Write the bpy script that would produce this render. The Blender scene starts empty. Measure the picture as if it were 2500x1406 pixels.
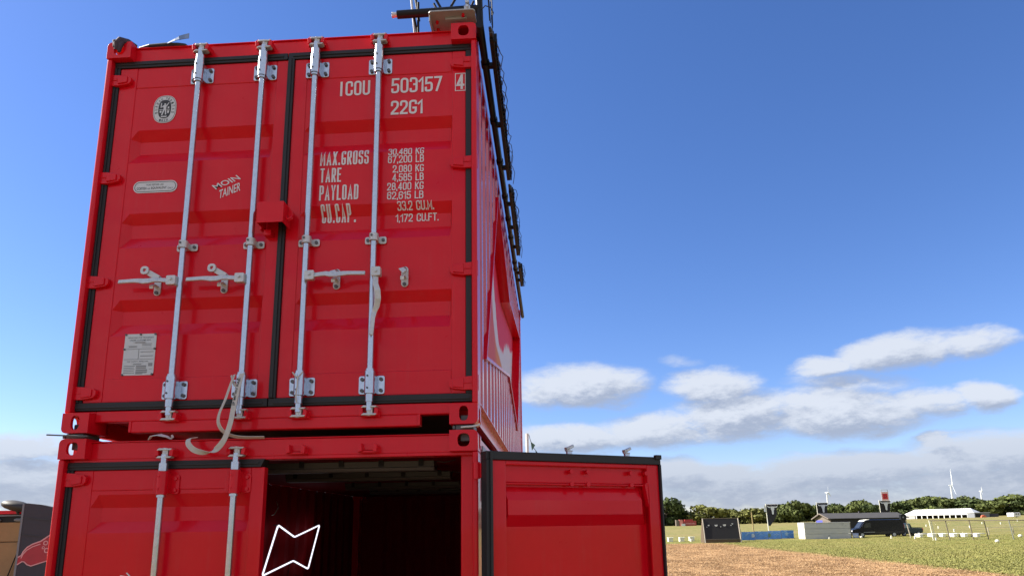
import bpy, bmesh, math, random
from mathutils import Vector, Matrix, noise

random.seed(7)
R = math.radians
SC = bpy.context.scene
COL = SC.collection

# ------------------------------------------------------------------ camera
cam_d = bpy.data.cameras.new('camera')
cam = bpy.data.objects.new('camera', cam_d)
COL.objects.link(cam)
c_right = Vector((0.998110526, 0.059569007, -0.015063574))
c_up = Vector((0.026961094, -0.204298924, 0.978537199))
c_fwd = Vector((-0.055213018, 0.977094408, 0.205518952))
cm = Matrix((c_right, c_up, -c_fwd)).transposed().to_4x4()
cm.translation = Vector((0.4075, -3.7528, 2.0540))
cam.matrix_world = cm
cam_d.sensor_width = 36.0
cam_d.lens = 36.0 * 1655.7 / 2500.0
cam_d.shift_y = 234.5 / 2500.0
cam_d.clip_start = 0.05
cam_d.clip_end = 12000
SC.camera = cam

# ------------------------------------------------------------------ light
SUN_EL, SUN_BEHIND = 40.0, 8.0           # sun stands to the left, a little behind the container fronts
to_sun = Vector((-math.cos(R(SUN_EL)) * math.cos(R(SUN_BEHIND)),
                 math.cos(R(SUN_EL)) * math.sin(R(SUN_BEHIND)), math.sin(R(SUN_EL))))
sun_d = bpy.data.lights.new('sun', 'SUN')
sun_d.energy = 4.6
sun_d.angle = R(0.5)
sun_d.color = (1.0, 0.94, 0.84)
sun = bpy.data.objects.new('sun', sun_d)
sun.rotation_euler = (-to_sun).to_track_quat('-Z', 'Y').to_euler()
COL.objects.link(sun)

SC.view_settings.view_transform = 'Standard'
SC.view_settings.look = 'None'
SC.view_settings.gamma = 1
SC.view_settings.use_curve_mapping = False
SC.view_settings.exposure = 1.30
SKY_STRENGTH = 0.092

# ------------------------------------------------------------------ sky
world = bpy.data.worlds.new('World')
SC.world = world
world.use_nodes = True
wn, wl = world.node_tree.nodes, world.node_tree.links
wn.clear()


class NT:
    """small helper to write node maths"""
    def __init__(s, tree):
        s.n, s.l = tree.nodes, tree.links

    def put(s, sock, v):
        if isinstance(v, bpy.types.NodeSocket):
            s.l.new(v, sock)
        else:
            sock.default_value = v

    def m(s, op, a, b=None, c=None, clamp=False):
        n = s.n.new('ShaderNodeMath')
        n.operation = op
        n.use_clamp = clamp
        for i, v in enumerate((a, b, c)):
            if v is not None:
                s.put(n.inputs[i], v)
        return n.outputs[0]

    def xyz(s, x, y, z=0.0):
        n = s.n.new('ShaderNodeCombineXYZ')
        for i, v in enumerate((x, y, z)):
            s.put(n.inputs[i], v)
        return n.outputs[0]

    def sep(s, v):
        n = s.n.new('ShaderNodeSeparateXYZ')
        s.put(n.inputs[0], v)
        return n.outputs

    def noise(s, vec, scale, detail=4.0, rough=0.55, dist=0.0):
        n = s.n.new('ShaderNodeTexNoise')
        s.put(n.inputs['Vector'], vec)
        n.inputs['Scale'].default_value = scale
        n.inputs['Detail'].default_value = detail
        n.inputs['Roughness'].default_value = rough
        n.inputs['Distortion'].default_value = dist
        return n.outputs['Fac'], n.outputs['Color']

    def step(s, v, a, b):
        n = s.n.new('ShaderNodeMapRange')
        n.interpolation_type = 'SMOOTHSTEP'
        s.put(n.inputs['Value'], v)
        n.inputs['From Min'].default_value = a
        n.inputs['From Max'].default_value = b
        return n.outputs[0]

    def mix(s, fac, a, b, blend='MIX'):
        n = s.n.new('ShaderNodeMix')
        n.data_type = 'RGBA'
        n.blend_type = blend
        s.put(n.inputs[0], fac)
        s.put(n.inputs[6], a)
        s.put(n.inputs[7], b)
        return n.outputs[2]


# clouds as (azimuth, elevation, half width, half height, tilt, weight) in degrees
CLOUDS = [(2.75, 11.55, 5.68, 1.79, -2.1, 1), (-0.43, 11.03, 2.8, 1.38, -1.5, 0.8), (13.56, 10.87, 3.95, 1.39, -4.2, 0.9),
          (1.9, 7.11, 5.78, 1.37, -1.5, 0.95), (8.72, 7.62, 5.53, 1.52, 0.5, 0.95), (15.29, 8.44, 5.75, 1.96, 1.3, 1),
          (22.78, 8.19, 6.13, 1.92, -4.9, 1), (28.22, 8.28, 2.96, 1.18, -6.0, 0.8), (31.96, 8.44, 2.16, 1.13, -6.9, 0.9),
          (22.0, 11.73, 2.69, 0.88, 1.6, 0.8), (26.85, 12.21, 4.08, 1.26, 2.1, 0.9), (31.75, 12.22, 2.99, 1.02, -3.3, 0.8),
          (23.86, 10.27, 4.55, 0.77, -6.1, 0.55), (29.15, 5.55, 1.46, 0.64, -4.5, 1), (31.85, 4.06, 5.56, 1.95, -0.9, 1),
          (22.3, 3.57, 7.78, 1.59, 0.3, 1), (14.24, 3.1, 6.86, 1.62, -1.9, 0.9), (10.15, 3.89, 3.83, 1.49, -1.8, 0.9),
          (29.97, 2.33, 6.59, 1.41, -2.6, 0.8), (17.8, 1.88, 13.24, 0.94, -1.7, 0.8), (-39.56, 5.7, 4.03, 1.16, 3.1, 0.95),
          (-39.55, 3.63, 5.75, 1.51, 1.6, 0.9), (-38.74, 2.41, 4.81, 0.82, 0.6, 0.8), (11.07, 13.06, 1.98, 0.47, -9.2, 0.35)]

cg = bpy.data.node_groups.new('cloud_density', 'ShaderNodeTree')
cg.interface.new_socket('az', in_out='INPUT', socket_type='NodeSocketFloat')
cg.interface.new_socket('el', in_out='INPUT', socket_type='NodeSocketFloat')
cg.interface.new_socket('d', in_out='OUTPUT', socket_type='NodeSocketFloat')
g = NT(cg)
gi = cg.nodes.new('NodeGroupInput')
go = cg.nodes.new('NodeGroupOutput')
az, el = gi.outputs[0], gi.outputs[1]
base = g.xyz(g.m('MULTIPLY', az, 0.34), g.m('MULTIPLY', el, 0.8), 3.1)
nf, ncol = g.noise(base, 0.55, 6, 0.62)
ncs = g.sep(ncol)
wx = g.m('MULTIPLY', g.m('SUBTRACT', ncs[0], 0.5), 4.2)
wy = g.m('MULTIPLY', g.m('SUBTRACT', ncs[1], 0.5), 1.9)
azw, elw = g.m('ADD', az, wx), g.m('ADD', el, wy)
tot = None
for (a, e, ha, he, rot, w) in CLOUDS:
    dx, dy = g.m('SUBTRACT', azw, a), g.m('SUBTRACT', elw, e)
    ct, st = math.cos(R(rot)), math.sin(R(rot))
    ha, he = ha * 1.06, he * 1.14
    u = g.m('ADD', g.m('MULTIPLY', dx, ct / ha), g.m('MULTIPLY', dy, st / ha))
    v = g.m('ADD', g.m('MULTIPLY', dx, -st / he), g.m('MULTIPLY', dy, ct / he))
    q = g.m('ADD', g.m('MULTIPLY', u, u), g.m('MULTIPLY', v, v))
    b = g.m('MULTIPLY', g.m('SUBTRACT', 1.25, q, clamp=False), w)
    b = g.m('MAXIMUM', b, 0.0)
    tot = b if tot is None else g.m('MAXIMUM', tot, b)
# unseen cloud added outside the view, thick and high to brighten the shaded fronts
far = g.noise(g.xyz(g.m('MULTIPLY', az, 0.06), g.m('MULTIPLY', el, 0.30), 9.0), 1.0, 3, 0.5)[0]
band = g.m('MULTIPLY', g.m('SUBTRACT', 1.0, g.step(el, 35.0, 68.0)), g.step(g.m('ABSOLUTE', g.m('SUBTRACT', az, -2.0)), 45.0, 60.0))
tot = g.m('MAXIMUM', tot, g.m('MULTIPLY', g.step(far, 0.24, 0.44), band))
fine = g.noise(g.xyz(g.m('MULTIPLY', az, 0.42), el, 1.7), 0.85, 10, 0.70, 0.15)[0]
d = g.m('MULTIPLY', tot, g.m('ADD', 0.72, g.m('MULTIPLY', g.m('SUBTRACT', fine, 0.42), 1.7)))
cg.links.new(d, go.inputs[0])

w = NT(world.node_tree)
tc = wn.new('ShaderNodeTexCoord')
dirv = w.sep(tc.outputs['Generated'])
w_az = w.m('MULTIPLY', w.m('ARCTAN2', dirv[0], dirv[1]), 180 / math.pi)
w_el = w.m('MULTIPLY', w.m('ARCSINE', dirv[2]), 180 / math.pi)


def dens(a, e):
    n = wn.new('ShaderNodeGroup')
    n.node_tree = cg
    w.put(n.inputs[0], a)
    w.put(n.inputs[1], e)
    return n.outputs[0]


d0 = dens(w_az, w_el)
d1 = dens(w.m('SUBTRACT', w_az, 0.8), w.m('ADD', w_el, 1.1))
cover = w.m('MULTIPLY', w.step(d0, 0.0, 0.78), w.step(w_el, -0.5, 0.3))
lit = w.m('MULTIPLY', w.step(w.m('SUBTRACT', d0, d1), -0.42, 0.50), w.m('ADD', 0.45, w.m('MULTIPLY', w.step(w_el, 2.0, 9.0), 0.55)))
sky = wn.new('ShaderNodeTexSky')
sky.sky_type = 'NISHITA'
sky.sun_disc = False
sky.sun_elevation = R(SUN_EL)
sky.sun_rotation = R(-90 + SUN_BEHIND)
sky.altitude = 0
sky.air_density = 1.0
sky.dust_density = 0.25
sky.ozone_density = 2.5
hs = wn.new('ShaderNodeHueSaturation')
hs.inputs['Saturation'].default_value = 1.18
w.put(hs.inputs['Color'], sky.outputs[0])
skyc = w.mix(1.0, hs.outputs[0], (0.665, 0.655, 0.84, 1), 'MULTIPLY')
K = 1.0 / SKY_STRENGTH
cloud_c = w.mix(lit, (0.165 * K, 0.190 * K, 0.245 * K, 1), (0.315 * K, 0.335 * K, 0.372 * K, 1))
final = w.mix(w.m('MULTIPLY', cover, 0.93), skyc, cloud_c)
bg = wn.new('ShaderNodeBackground')
bg.inputs['Strength'].default_value = SKY_STRENGTH
w.put(bg.inputs['Color'], final)
wo = wn.new('ShaderNodeOutputWorld')
wl.new(bg.outputs[0], wo.inputs[0])


# ------------------------------------------------------------------ materials
def mat(name, col, rough=0.5, metal=0.0, var=0.12, vscale=6.0, bump=0.0, bscale=40.0, spec=0.5, coat=0.0, rvar=0.1, island=0.0):
    m = bpy.data.materials.new(name)
    m.use_nodes = True
    t = NT(m.node_tree)
    p = t.n['Principled BSDF']
    co = t.n.new('ShaderNodeTexCoord').outputs['Object']
    f, _ = t.noise(co, vscale, 5, 0.6)
    f = t.m('MULTIPLY', t.m('SUBTRACT', f, 0.5), 2.2)
    fac = t.m('ADD', 1.0, t.m('MULTIPLY', f, var))
    if island:
        ge = t.n.new('ShaderNodeNewGeometry')
        fac = t.m('MULTIPLY', fac, t.m('ADD', 1 - island, t.m('MULTIPLY', ge.outputs['Random Per Island'], 2 * island)))
    c = t.mix(1.0, (*col, 1), t.xyz(fac, fac, fac), 'MULTIPLY')
    t.put(p.inputs['Base Color'], c)
    t.put(p.inputs['Roughness'], t.m('ADD', rough, t.m('MULTIPLY', f, rvar), clamp=True))
    p.inputs['Metallic'].default_value = metal
    p.inputs['Specular IOR Level'].default_value = spec
    p.inputs['Coat Weight'].default_value = coat
    if bump:
        b = t.n.new('ShaderNodeBump')
        b.inputs['Strength'].default_value = bump
        b.inputs['Distance'].default_value = 0.01
        t.put(b.inputs['Height'], t.noise(co, bscale, 4, 0.6)[0])
        t.put(p.inputs['Normal'], b.outputs[0])
    return m


def paint(name, col, rough=0.34, coat=0.0, spec=0.27, crough=0.10):
    """sprayed steel: waviness, faint dust, small scuffs"""
    m = bpy.data.materials.new(name)
    m.use_nodes = True
    t = NT(m.node_tree)
    p = t.n['Principled BSDF']
    co = t.n.new('ShaderNodeTexCoord').outputs['Object']
    big = t.noise(co, 1.3, 4, 0.6)[0]
    mid = t.noise(co, 9.0, 6, 0.65)[0]
    streak_in = t.n.new('ShaderNodeMapping')
    streak_in.inputs['Scale'].default_value = (30, 30, 1.2)
    t.put(streak_in.inputs[0], co)
    streak = t.noise(streak_in.outputs[0], 1.0, 4, 0.6)[0]
    fac = t.m('ADD', 0.86, t.m('ADD', t.m('MULTIPLY', big, 0.16), t.m('MULTIPLY', mid, 0.12)))
    c = t.mix(1.0, (*col, 1), t.xyz(fac, fac, fac), 'MULTIPLY')
    dust = t.m('MULTIPLY', t.step(t.m('MULTIPLY', streak, t.m('ADD', mid, 0.35)), 0.42, 0.70), 0.06)
    c = t.mix(dust, c, (0.45, 0.16, 0.15, 1))
    spot = t.m('MULTIPLY', t.step(t.noise(co, 60.0, 2, 0.5)[0], 0.78, 0.82), 0.5)
    c = t.mix(spot, c, (0.16, 0.01, 0.012, 1))
    t.put(p.inputs['Base Color'], c)
    t.put(p.inputs['Roughness'], t.m('ADD', rough - 0.07, t.m('ADD', t.m('MULTIPLY', mid, 0.14), dust)))
    p.inputs['Specular IOR Level'].default_value = spec
    p.inputs['Coat Weight'].default_value = coat
    p.inputs['Coat Roughness'].default_value = crough
    b = t.n.new('ShaderNodeBump')
    b.inputs['Strength'].default_value = 0.20
    b.inputs['Distance'].default_value = 0.02
    t.put(b.inputs['Height'], t.m('ADD', t.noise(co, 3.5, 2, 0.5)[0], t.m('MULTIPLY', t.noise(co, 90, 3, 0.6)[0], 0.03)))
    t.put(p.inputs['Normal'], b.outputs[0])
    return m


RED = paint('red_paint', (0.76, 0.0030, 0.0150), 0.30, 0.32, 0.2, 0.06)
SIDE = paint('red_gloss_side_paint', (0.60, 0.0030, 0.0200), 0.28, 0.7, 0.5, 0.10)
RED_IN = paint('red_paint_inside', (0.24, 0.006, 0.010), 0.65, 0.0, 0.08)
RUBBER = mat('black_rubber', (0.018, 0.018, 0.020), 0.55, var=0.3, bump=0.15, bscale=60)
GALV = mat('galvanised_steel', (0.55, 0.60, 0.68), 0.22, 0.95, var=0.20, vscale=45, rvar=0.07)
CAST = mat('cast_steel', (0.64, 0.64, 0.63), 0.42, 0.5, var=0.22, vscale=60, bump=0.3, bscale=150)
BOLT = mat('bolt_steel', (0.13, 0.13, 0.135), 0.5, 0.5, var=0.3, vscale=50)
HOLE = mat('dark_hole', (0.01, 0.01, 0.01), 0.9)
WHITE = mat('white_lettering_paint', (0.78, 0.74, 0.74), 0.5, var=0.06, vscale=30)
DECAL = mat('white_decal', (0.70, 0.72, 0.73), 0.45, var=0.05, vscale=20)
INK = mat('dark_print', (0.045, 0.05, 0.055), 0.6)
GREYINK = mat('grey_print', (0.30, 0.31, 0.32), 0.6)
PLATE = mat('aluminium_plate', (0.62, 0.64, 0.64), 0.45, 0.2, var=0.08, vscale=30)
BLACKM = mat('black_powder_coat', (0.008, 0.008, 0.009), 0.45, var=0.3, vscale=30, spec=0.3)
SATIN = mat('satin_aluminium', (0.62, 0.62, 0.62), 0.35, 0.8, var=0.1)
GREYPL = mat('pale_grey_steel_plate', (0.40, 0.40, 0.41), 0.5, 0.1, var=0.12, vscale=12)
WEB = mat('grey_webbing', (0.62, 0.59, 0.54), 0.75, var=0.12, vscale=60, bump=0.3, bscale=300)
CLOTH = mat('dark_violet_cloth', (0.07, 0.05, 0.075), 0.85, var=0.4, vscale=25, bump=0.5, bscale=40)
TARP = mat('dark_tarpaulin', (0.035, 0.04, 0.045), 0.5, var=0.3, vscale=12)
BLUE = mat('blue_tape', (0.09, 0.17, 0.34), 0.5, var=0.15)
FLOORW = mat('plywood_floor', (0.12, 0.07, 0.045), 0.6, var=0.35, vscale=10)
LAMPM = mat('grey_lamp_housing', (0.055, 0.05, 0.05), 0.45, var=0.08)
LAMPD = mat('acrylic_lamp_cover', (0.10, 0.085, 0.085), 0.4, var=0.05)


# ------------------------------------------------------------------ geometry helpers
class MB:
    def __init__(s):
        s.v, s.f, s.sm = [], [], []

    def add(s, vs, fs, smooth=False):
        o = len(s.v)
        s.v += [tuple(v) for v in vs]
        s.f += [tuple(i + o for i in f) for f in fs]
        s.sm += [smooth] * len(fs)
        return s

    def box(s, x0, x1, y0, y1, z0, z1):
        v = [(x0, y0, z0), (x1, y0, z0), (x1, y1, z0), (x0, y1, z0), (x0, y0, z1), (x1, y0, z1), (x1, y1, z1), (x0, y1, z1)]
        return s.add(v, [(0, 3, 2, 1), (4, 5, 6, 7), (0, 1, 5, 4), (1, 2, 6, 5), (2, 3, 7, 6), (3, 0, 4, 7)])

    def prism(s, poly, plane, d0, d1):
        """closed polygon pulled between two depths; plane names the two axes of the polygon"""
        def P(a, b, d):
            return {'xz': (a, d, b), 'xy': (a, b, d), 'yz': (d, a, b)}[plane]
        n = len(poly)
        v = [P(a, b, d0) for a, b in poly] + [P(a, b, d1) for a, b in poly]
        fs = [tuple(range(n)), tuple(range(2 * n - 1, n - 1, -1))]
        fs += [(i, i + n, (i + 1) % n + n, (i + 1) % n) for i in range(n)]
        return s.add(v, fs)

    def ring(s, outer, hole, plane, d0, d1):
        def P(a, b, d):
            return {'xz': (a, d, b), 'xy': (a, b, d), 'yz': (d, a, b)}[plane]
        n = len(outer)
        v = [P(*p, d0) for p in outer] + [P(*p, d0) for p in hole] + [P(*p, d1) for p in outer] + [P(*p, d1) for p in hole]
        fs = []
        for i in range(n):
            j = (i + 1) % n
            fs += [(i, j, n + j, n + i), (2 * n + i, 3 * n + i, 3 * n + j, 2 * n + j), (i, 2 * n + i, 2 * n + j, j), (n + i, n + j, 3 * n + j, 3 * n + i)]
        return s.add(v, fs)

    def tube(s, pts, r, n=10, caps=True, smooth=True):
        pts = [Vector(p) for p in pts]
        k = len(pts)
        rs = r if isinstance(r, (list, tuple)) else [r] * k
        t0 = (pts[1] - pts[0]).normalized()
        ref = Vector((0, 0, 1)) if abs(t0.z) < 0.9 else Vector((1, 0, 0))
        nrm = t0.cross(ref).normalized()
        vs = []
        for i in range(k):
            if i == 0:
                t = t0
            elif i == k - 1:
                t = (pts[i] - pts[i - 1]).normalized()
            else:
                t = ((pts[i] - pts[i - 1]).normalized() + (pts[i + 1] - pts[i]).normalized())
                t = t.normalized() if t.length > 1e-6 else (pts[i] - pts[i - 1]).normalized()
            nrm = (nrm - t * nrm.dot(t))
            nrm = nrm.normalized() if nrm.length > 1e-6 else t.orthogonal().normalized()
            b = t.cross(nrm)
            for j in range(n):
                a = 2 * math.pi * j / n
                vs.append(pts[i] + (nrm * math.cos(a) + b * math.sin(a)) * rs[i])
        fs = []
        for i in range(k - 1):
            for j in range(n):
                fs.append((i * n + j, i * n + (j + 1) % n, (i + 1) * n + (j + 1) % n, (i + 1) * n + j))
        s.add(vs, fs, smooth)
        if caps:
            s.add(vs[:n], [tuple(range(n - 1, -1, -1))])
            s.add(vs[-n:], [tuple(range(n))])
        return s

    def strip(s, pts, wdir, w, t):
        """flat bar swept along a path; wdir is its wide direction"""
        pts = [Vector(p) for p in pts]
        k = len(pts)
        wd = Vector(wdir).normalized() if not isinstance(wdir, list) else None
        vs = []
        for i in range(k):
            tg = (pts[min(i + 1, k - 1)] - pts[max(i - 1, 0)]).normalized()
            wv = wd if wd is not None else Vector(wdir[i]).normalized()
            wv = (wv - tg * wv.dot(tg)).normalized()
            nv = tg.cross(wv)
            wi = w[i] if isinstance(w, list) else w
            for a, b in ((-1, -1), (1, -1), (1, 1), (-1, 1)):
                vs.append(pts[i] + wv * a * wi / 2 + nv * b * t / 2)
        fs = [(3, 2, 1, 0), tuple((k - 1) * 4 + j for j in range(4))]
        for i in range(k - 1):
            for j in range(4):
                fs.append((i * 4 + j, i * 4 + (j + 1) % 4, i * 4 + 4 + (j + 1) % 4, i * 4 + 4 + j))
        return s.add(vs, fs)

    def sphere(s, c, rx, ry=None, rz=None, n=10, m=6):
        ry, rz = ry or rx, rz or rx
        vs = [(c[0], c[1], c[2] + rz)]
        for i in range(1, m):
            p = math.pi * i / m
            for j in range(n):
                a = 2 * math.pi * j / n
                vs.append((c[0] + rx * math.sin(p) * math.cos(a), c[1] + ry * math.sin(p) * math.sin(a), c[2] + rz * math.cos(p)))
        vs.append((c[0], c[1], c[2] - rz))
        fs = [(0, 1 + j, 1 + (j + 1) % n) for j in range(n)]
        for i in range(m - 2):
            for j in range(n):
                fs.append((1 + i * n + j, 1 + (i + 1) * n + j, 1 + (i + 1) * n + (j + 1) % n, 1 + i * n + (j + 1) % n))
        L = len(vs) - 1
        fs += [(L, 1 + (m - 2) * n + (j + 1) % n, 1 + (m - 2) * n + j) for j in range(n)]
        return s.add(vs, fs, True)

    def shift(s, dx=0, dy=0, dz=0):
        s.v = [(x + dx, y + dy, z + dz) for x, y, z in s.v]
        return s

    def fit(s, zb):
        """door gear was measured on the plane 30 mm deep; the leaves really hang 28 mm deeper and are that much larger"""
        s.v = [(x + (x - 0.4) * 0.0075, y + 0.028, z + (z + zb - 2.05) * 0.0075) for x, y, z in s.v]
        return s

    def build(s, name, material, parent=None, bevel=0.0, seg=2):
        me = bpy.data.meshes.new(name)
        me.from_pydata(s.v, [], s.f)
        bm = bmesh.new()
        bm.from_mesh(me)
        bmesh.ops.recalc_face_normals(bm, faces=bm.faces)
        bm.to_mesh(me)
        bm.free()
        me.polygons.foreach_set('use_smooth', s.sm)
        me.materials.append(material)
        o = bpy.data.objects.new(name, me)
        COL.objects.link(o)
        if parent:
            o.parent = parent
        if bevel:
            b = o.modifiers.new('bevel', 'BEVEL')
            b.width = bevel
            b.segments = seg
            b.limit_method = 'ANGLE'
            b.angle_limit = R(40)
        return o


def empty(name, loc, label, cat, group=None, rz=0.0):
    o = bpy.data.objects.new(name, None)
    o.location = loc
    o.rotation_euler = (0, 0, rz)
    o.empty_display_size = 0.2
    COL.objects.link(o)
    return tag(o, label, cat, group)


def tag(o, label=None, cat=None, group=None, kind=None):
    if label:
        o['label'] = label
    if cat:
        o['category'] = cat
    if group:
        o['group'] = group
    if kind:
        o['kind'] = kind
    return o


KIDS = {}


def copy_tree(o, parent=None):
    c = o.copy()
    COL.objects.link(c)
    if parent:
        c.parent = parent
    for ch in list(o.children):
        copy_tree(ch, c)
    return c


def rrect(x0, x1, z0, z1, r, n=5):
    pts = []
    for cx, cz, a0 in ((x1 - r, z1 - r, 0), (x0 + r, z1 - r, 90), (x0 + r, z0 + r, 180), (x1 - r, z0 + r, 270)):
        for i in range(n + 1):
            a = R(a0 + 90 * i / n)
            pts.append((cx + r * math.cos(a), cz + r * math.sin(a)))
    return pts


def around(cx, cz, hw, hh, kind, angs):
    out = []
    for a in angs:
        c, s = math.cos(a), math.sin(a)
        if kind == 'rect':
            k = min(hw / abs(c) if abs(c) > 1e-9 else 1e9, hh / abs(s) if abs(s) > 1e-9 else 1e9)
            out.append((cx + c * k, cz + s * k))
        else:  # stadium / rounded slot
            r = min(hw, hh)
            p = 2.6
            k = (abs(c / hw) ** p + abs(s / hh) ** p) ** (-1 / p)
            out.append((cx + c * k, cz + s * k))
    return out


_txt = {}


def glyphs(text, bold=0.0):
    key = (text, bold)
    if key not in _txt:
        cu = bpy.data.curves.new('t', 'FONT')
        cu.body = text
        cu.offset = bold
        cu.resolution_u = 3
        ob = bpy.data.objects.new('t', cu)
        COL.objects.link(ob)
        dg = bpy.context.evaluated_depsgraph_get()
        me = bpy.data.meshes.new_from_object(ob.evaluated_get(dg))
        vs = [tuple(v.co) for v in me.vertices]
        fs = [tuple(p.vertices) for p in me.polygons]
        bpy.data.objects.remove(ob)
        bpy.data.curves.remove(cu)
        bpy.data.meshes.remove(me)
        xs = [v[0] for v in vs]
        ys = [v[1] for v in vs]
        _txt[key] = ([((v[0] - min(xs)) / (max(xs) - min(xs)), (v[1] - min(ys)) / (max(ys) - min(ys))) for v in vs], fs)
    return _txt[key]


def write(mb, text, o, ax, ay, bold=0.012):
    """letters filling the parallelogram from o along ax (baseline) and ay (height)"""
    vs, fs = glyphs(text, bold)
    o, ax, ay = Vector(o), Vector(ax), Vector(ay)
    return mb.add([o + ax * a + ay * b for a, b in vs], fs)


def drape(mb, levels, yfun, lift):
    """cut lettering at the bends of a pressed door and lay it on the steel"""
    bm = bmesh.new()
    vv = [bm.verts.new(v) for v in mb.v]
    for f in mb.f:
        try:
            bm.faces.new([vv[i] for i in f])
        except ValueError:
            pass
    for z in levels:
        bmesh.ops.bisect_plane(bm, geom=bm.verts[:] + bm.edges[:] + bm.faces[:], plane_co=(0, 0, z), plane_no=(0, 0, 1))
    bm.verts.index_update()
    mb.v = [(v.co.x, yfun(v.co.z) - lift + v.co.y, v.co.z) for v in bm.verts]
    mb.f = [tuple(v.index for v in f.verts) for f in bm.faces]
    mb.sm = [False] * len(mb.f)
    bm.free()
    return mb


def sm(a, b, v):
    t = min(1.0, max(0.0, (v - a) / (b - a)))
    return t * t * (3 - 2 * t)


def gz(x, y):
    """height of the field"""
    d = math.hypot(x - 0.4, y + 3.75)
    t = min(0.95, max(-0.25, x / max(y, 1.0))) if y > 0 else -0.25
    s = 0.0073 + 0.0139 * (t - 0.187)
    e = min(330.0, max(0.0, d - 70))
    return -0.45 * sm(7, 20, d) + s * e * sm(0, 40, e)


# ------------------------------------------------------------------ the field
def ground_sheet():
    radii = [0.0]
    r = 1.5
    while r < 6000:
        radii.append(r)
        r *= 1.09 if r < 500 else 1.3
    n = 180
    vs, fs = [(0.4, -3.75, 0)], []
    for r in radii[1:]:
        for j in range(n):
            a = 2 * math.pi * j / n
            x, y = 0.4 + r * math.sin(a), -3.75 + r * math.cos(a)
            vs.append((x, y, gz(x, y)))
    for j in range(n):
        fs.append((0, 1 + (j + 1) % n, 1 + j))
    for i in range(len(radii) - 2):
        for j in range(n):
            a, b = 1 + i * n + j, 1 + i * n + (j + 1) % n
            fs.append((a, b, b + n, a + n))
    m = MB().add(vs, fs, True)
    gm = bpy.data.materials.new('field_soil_and_grass')
    gm.use_nodes = True
    t = NT(gm.node_tree)
    p = t.n['Principled BSDF']
    co = t.n.new('ShaderNodeTexCoord').outputs['Object']
    x, y, _ = t.sep(co)
    fine = t.noise(co, 3.2, 8, 0.68)[0]
    mid = t.noise(co, 0.55, 6, 0.6)[0]
    big = t.noise(co, 0.045, 4, 0.55)[0]
    mp = t.n.new('ShaderNodeMapping')
    mp.inputs['Scale'].default_value = (0.50, 0.42, 1)
    t.put(mp.inputs[0], co)
    rows = t.noise(mp.outputs[0], 1.0, 6, 0.65)[0]
    # mown stubble on the near side, grass beyond the ragged edge
    edge = t.m('ADD', t.m('MULTIPLY', t.m('SUBTRACT', mid, 0.5), 4.0), t.m('MULTIPLY', t.m('SUBTRACT', fine, 0.5), 5.0))
    inx = t.step(t.m('ADD', x, edge), 20.3, 22.6)
    iny = t.step(t.m('ADD', y, t.m('MULTIPLY', edge, 1.2)), 83.0, 88.0)
    grass = t.m('MAXIMUM', inx, iny)
    straw = t.mix(t.step(rows, 0.38, 0.60), (0.18, 0.10, 0.042, 1), (0.42, 0.255, 0.125, 1))
    straw = t.mix(t.m('MULTIPLY', t.step(fine, 0.5, 0.75), 0.55), straw, (0.56, 0.38, 0.20, 1))
    straw = t.mix(t.m('MULTIPLY', t.step(fine, 0.50, 0.28), 0.6), straw, (0.13, 0.07, 0.035, 1))
    g1 = t.mix(t.step(fine, 0.3, 0.72), (0.125, 0.135, 0.030, 1), (0.255, 0.240, 0.070, 1))
    g1 = t.mix(t.m('MULTIPLY', t.step(rows, 0.46, 0.66), 0.7), g1, (0.33, 0.265, 0.095, 1))
    g2 = t.mix(t.step(rows, 0.35, 0.65), (0.135, 0.155, 0.040, 1), (0.27, 0.235, 0.095, 1))
    mp2 = t.n.new('ShaderNodeMapping')
    mp2.inputs['Scale'].default_value = (0.010, 0.06, 1)
    t.put(mp2.inputs[0], co)
    bands = t.noise(mp2.outputs[0], 1.0, 4, 0.6)[0]
    g2 = t.mix(t.m('MULTIPLY', t.step(bands, 0.45, 0.62), 0.7), g2, (0.255, 0.205, 0.095, 1))
    gr = t.mix(t.step(y, 80.0, 130.0), g1, g2)
    gr = t.mix(t.m('MULTIPLY', t.step(big, 0.45, 0.65), 0.35), gr, (0.23, 0.19, 0.07, 1))
    near_dark = t.m('SUBTRACT', 1.0, t.step(t.m('ADD', t.m('POWER', t.m('ADD', t.m('MULTIPLY', x, x), t.m('MULTIPLY', y, y)), 0.5), t.m('MULTIPLY', edge, 0.6)), 11.0, 17.0))  # unseen ground round the containers, darkened to weaken its bounce light
    base_c = t.mix(grass, straw, gr)
    dim_near = t.mix(t.step(mid, 0.35, 0.65), (0.095, 0.080, 0.048, 1), (0.165, 0.130, 0.080, 1))
    t.put(p.inputs['Base Color'], t.mix(near_dark, base_c, dim_near))
    p.inputs['Roughness'].default_value = 0.95
    p.inputs['Specular IOR Level'].default_value = 0.1
    b = t.n.new('ShaderNodeBump')
    b.inputs['Strength'].default_value = 0.9
    b.inputs['Distance'].default_value = 0.25
    t.put(b.inputs['Height'], t.m('ADD', t.m('MULTIPLY', rows, 0.6), t.m('MULTIPLY', fine, 0.7)))
    t.put(p.inputs['Normal'], b.outputs[0])
    o = m.build('ground', gm)
    return tag(o, kind='structure')


ground_sheet()


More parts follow.
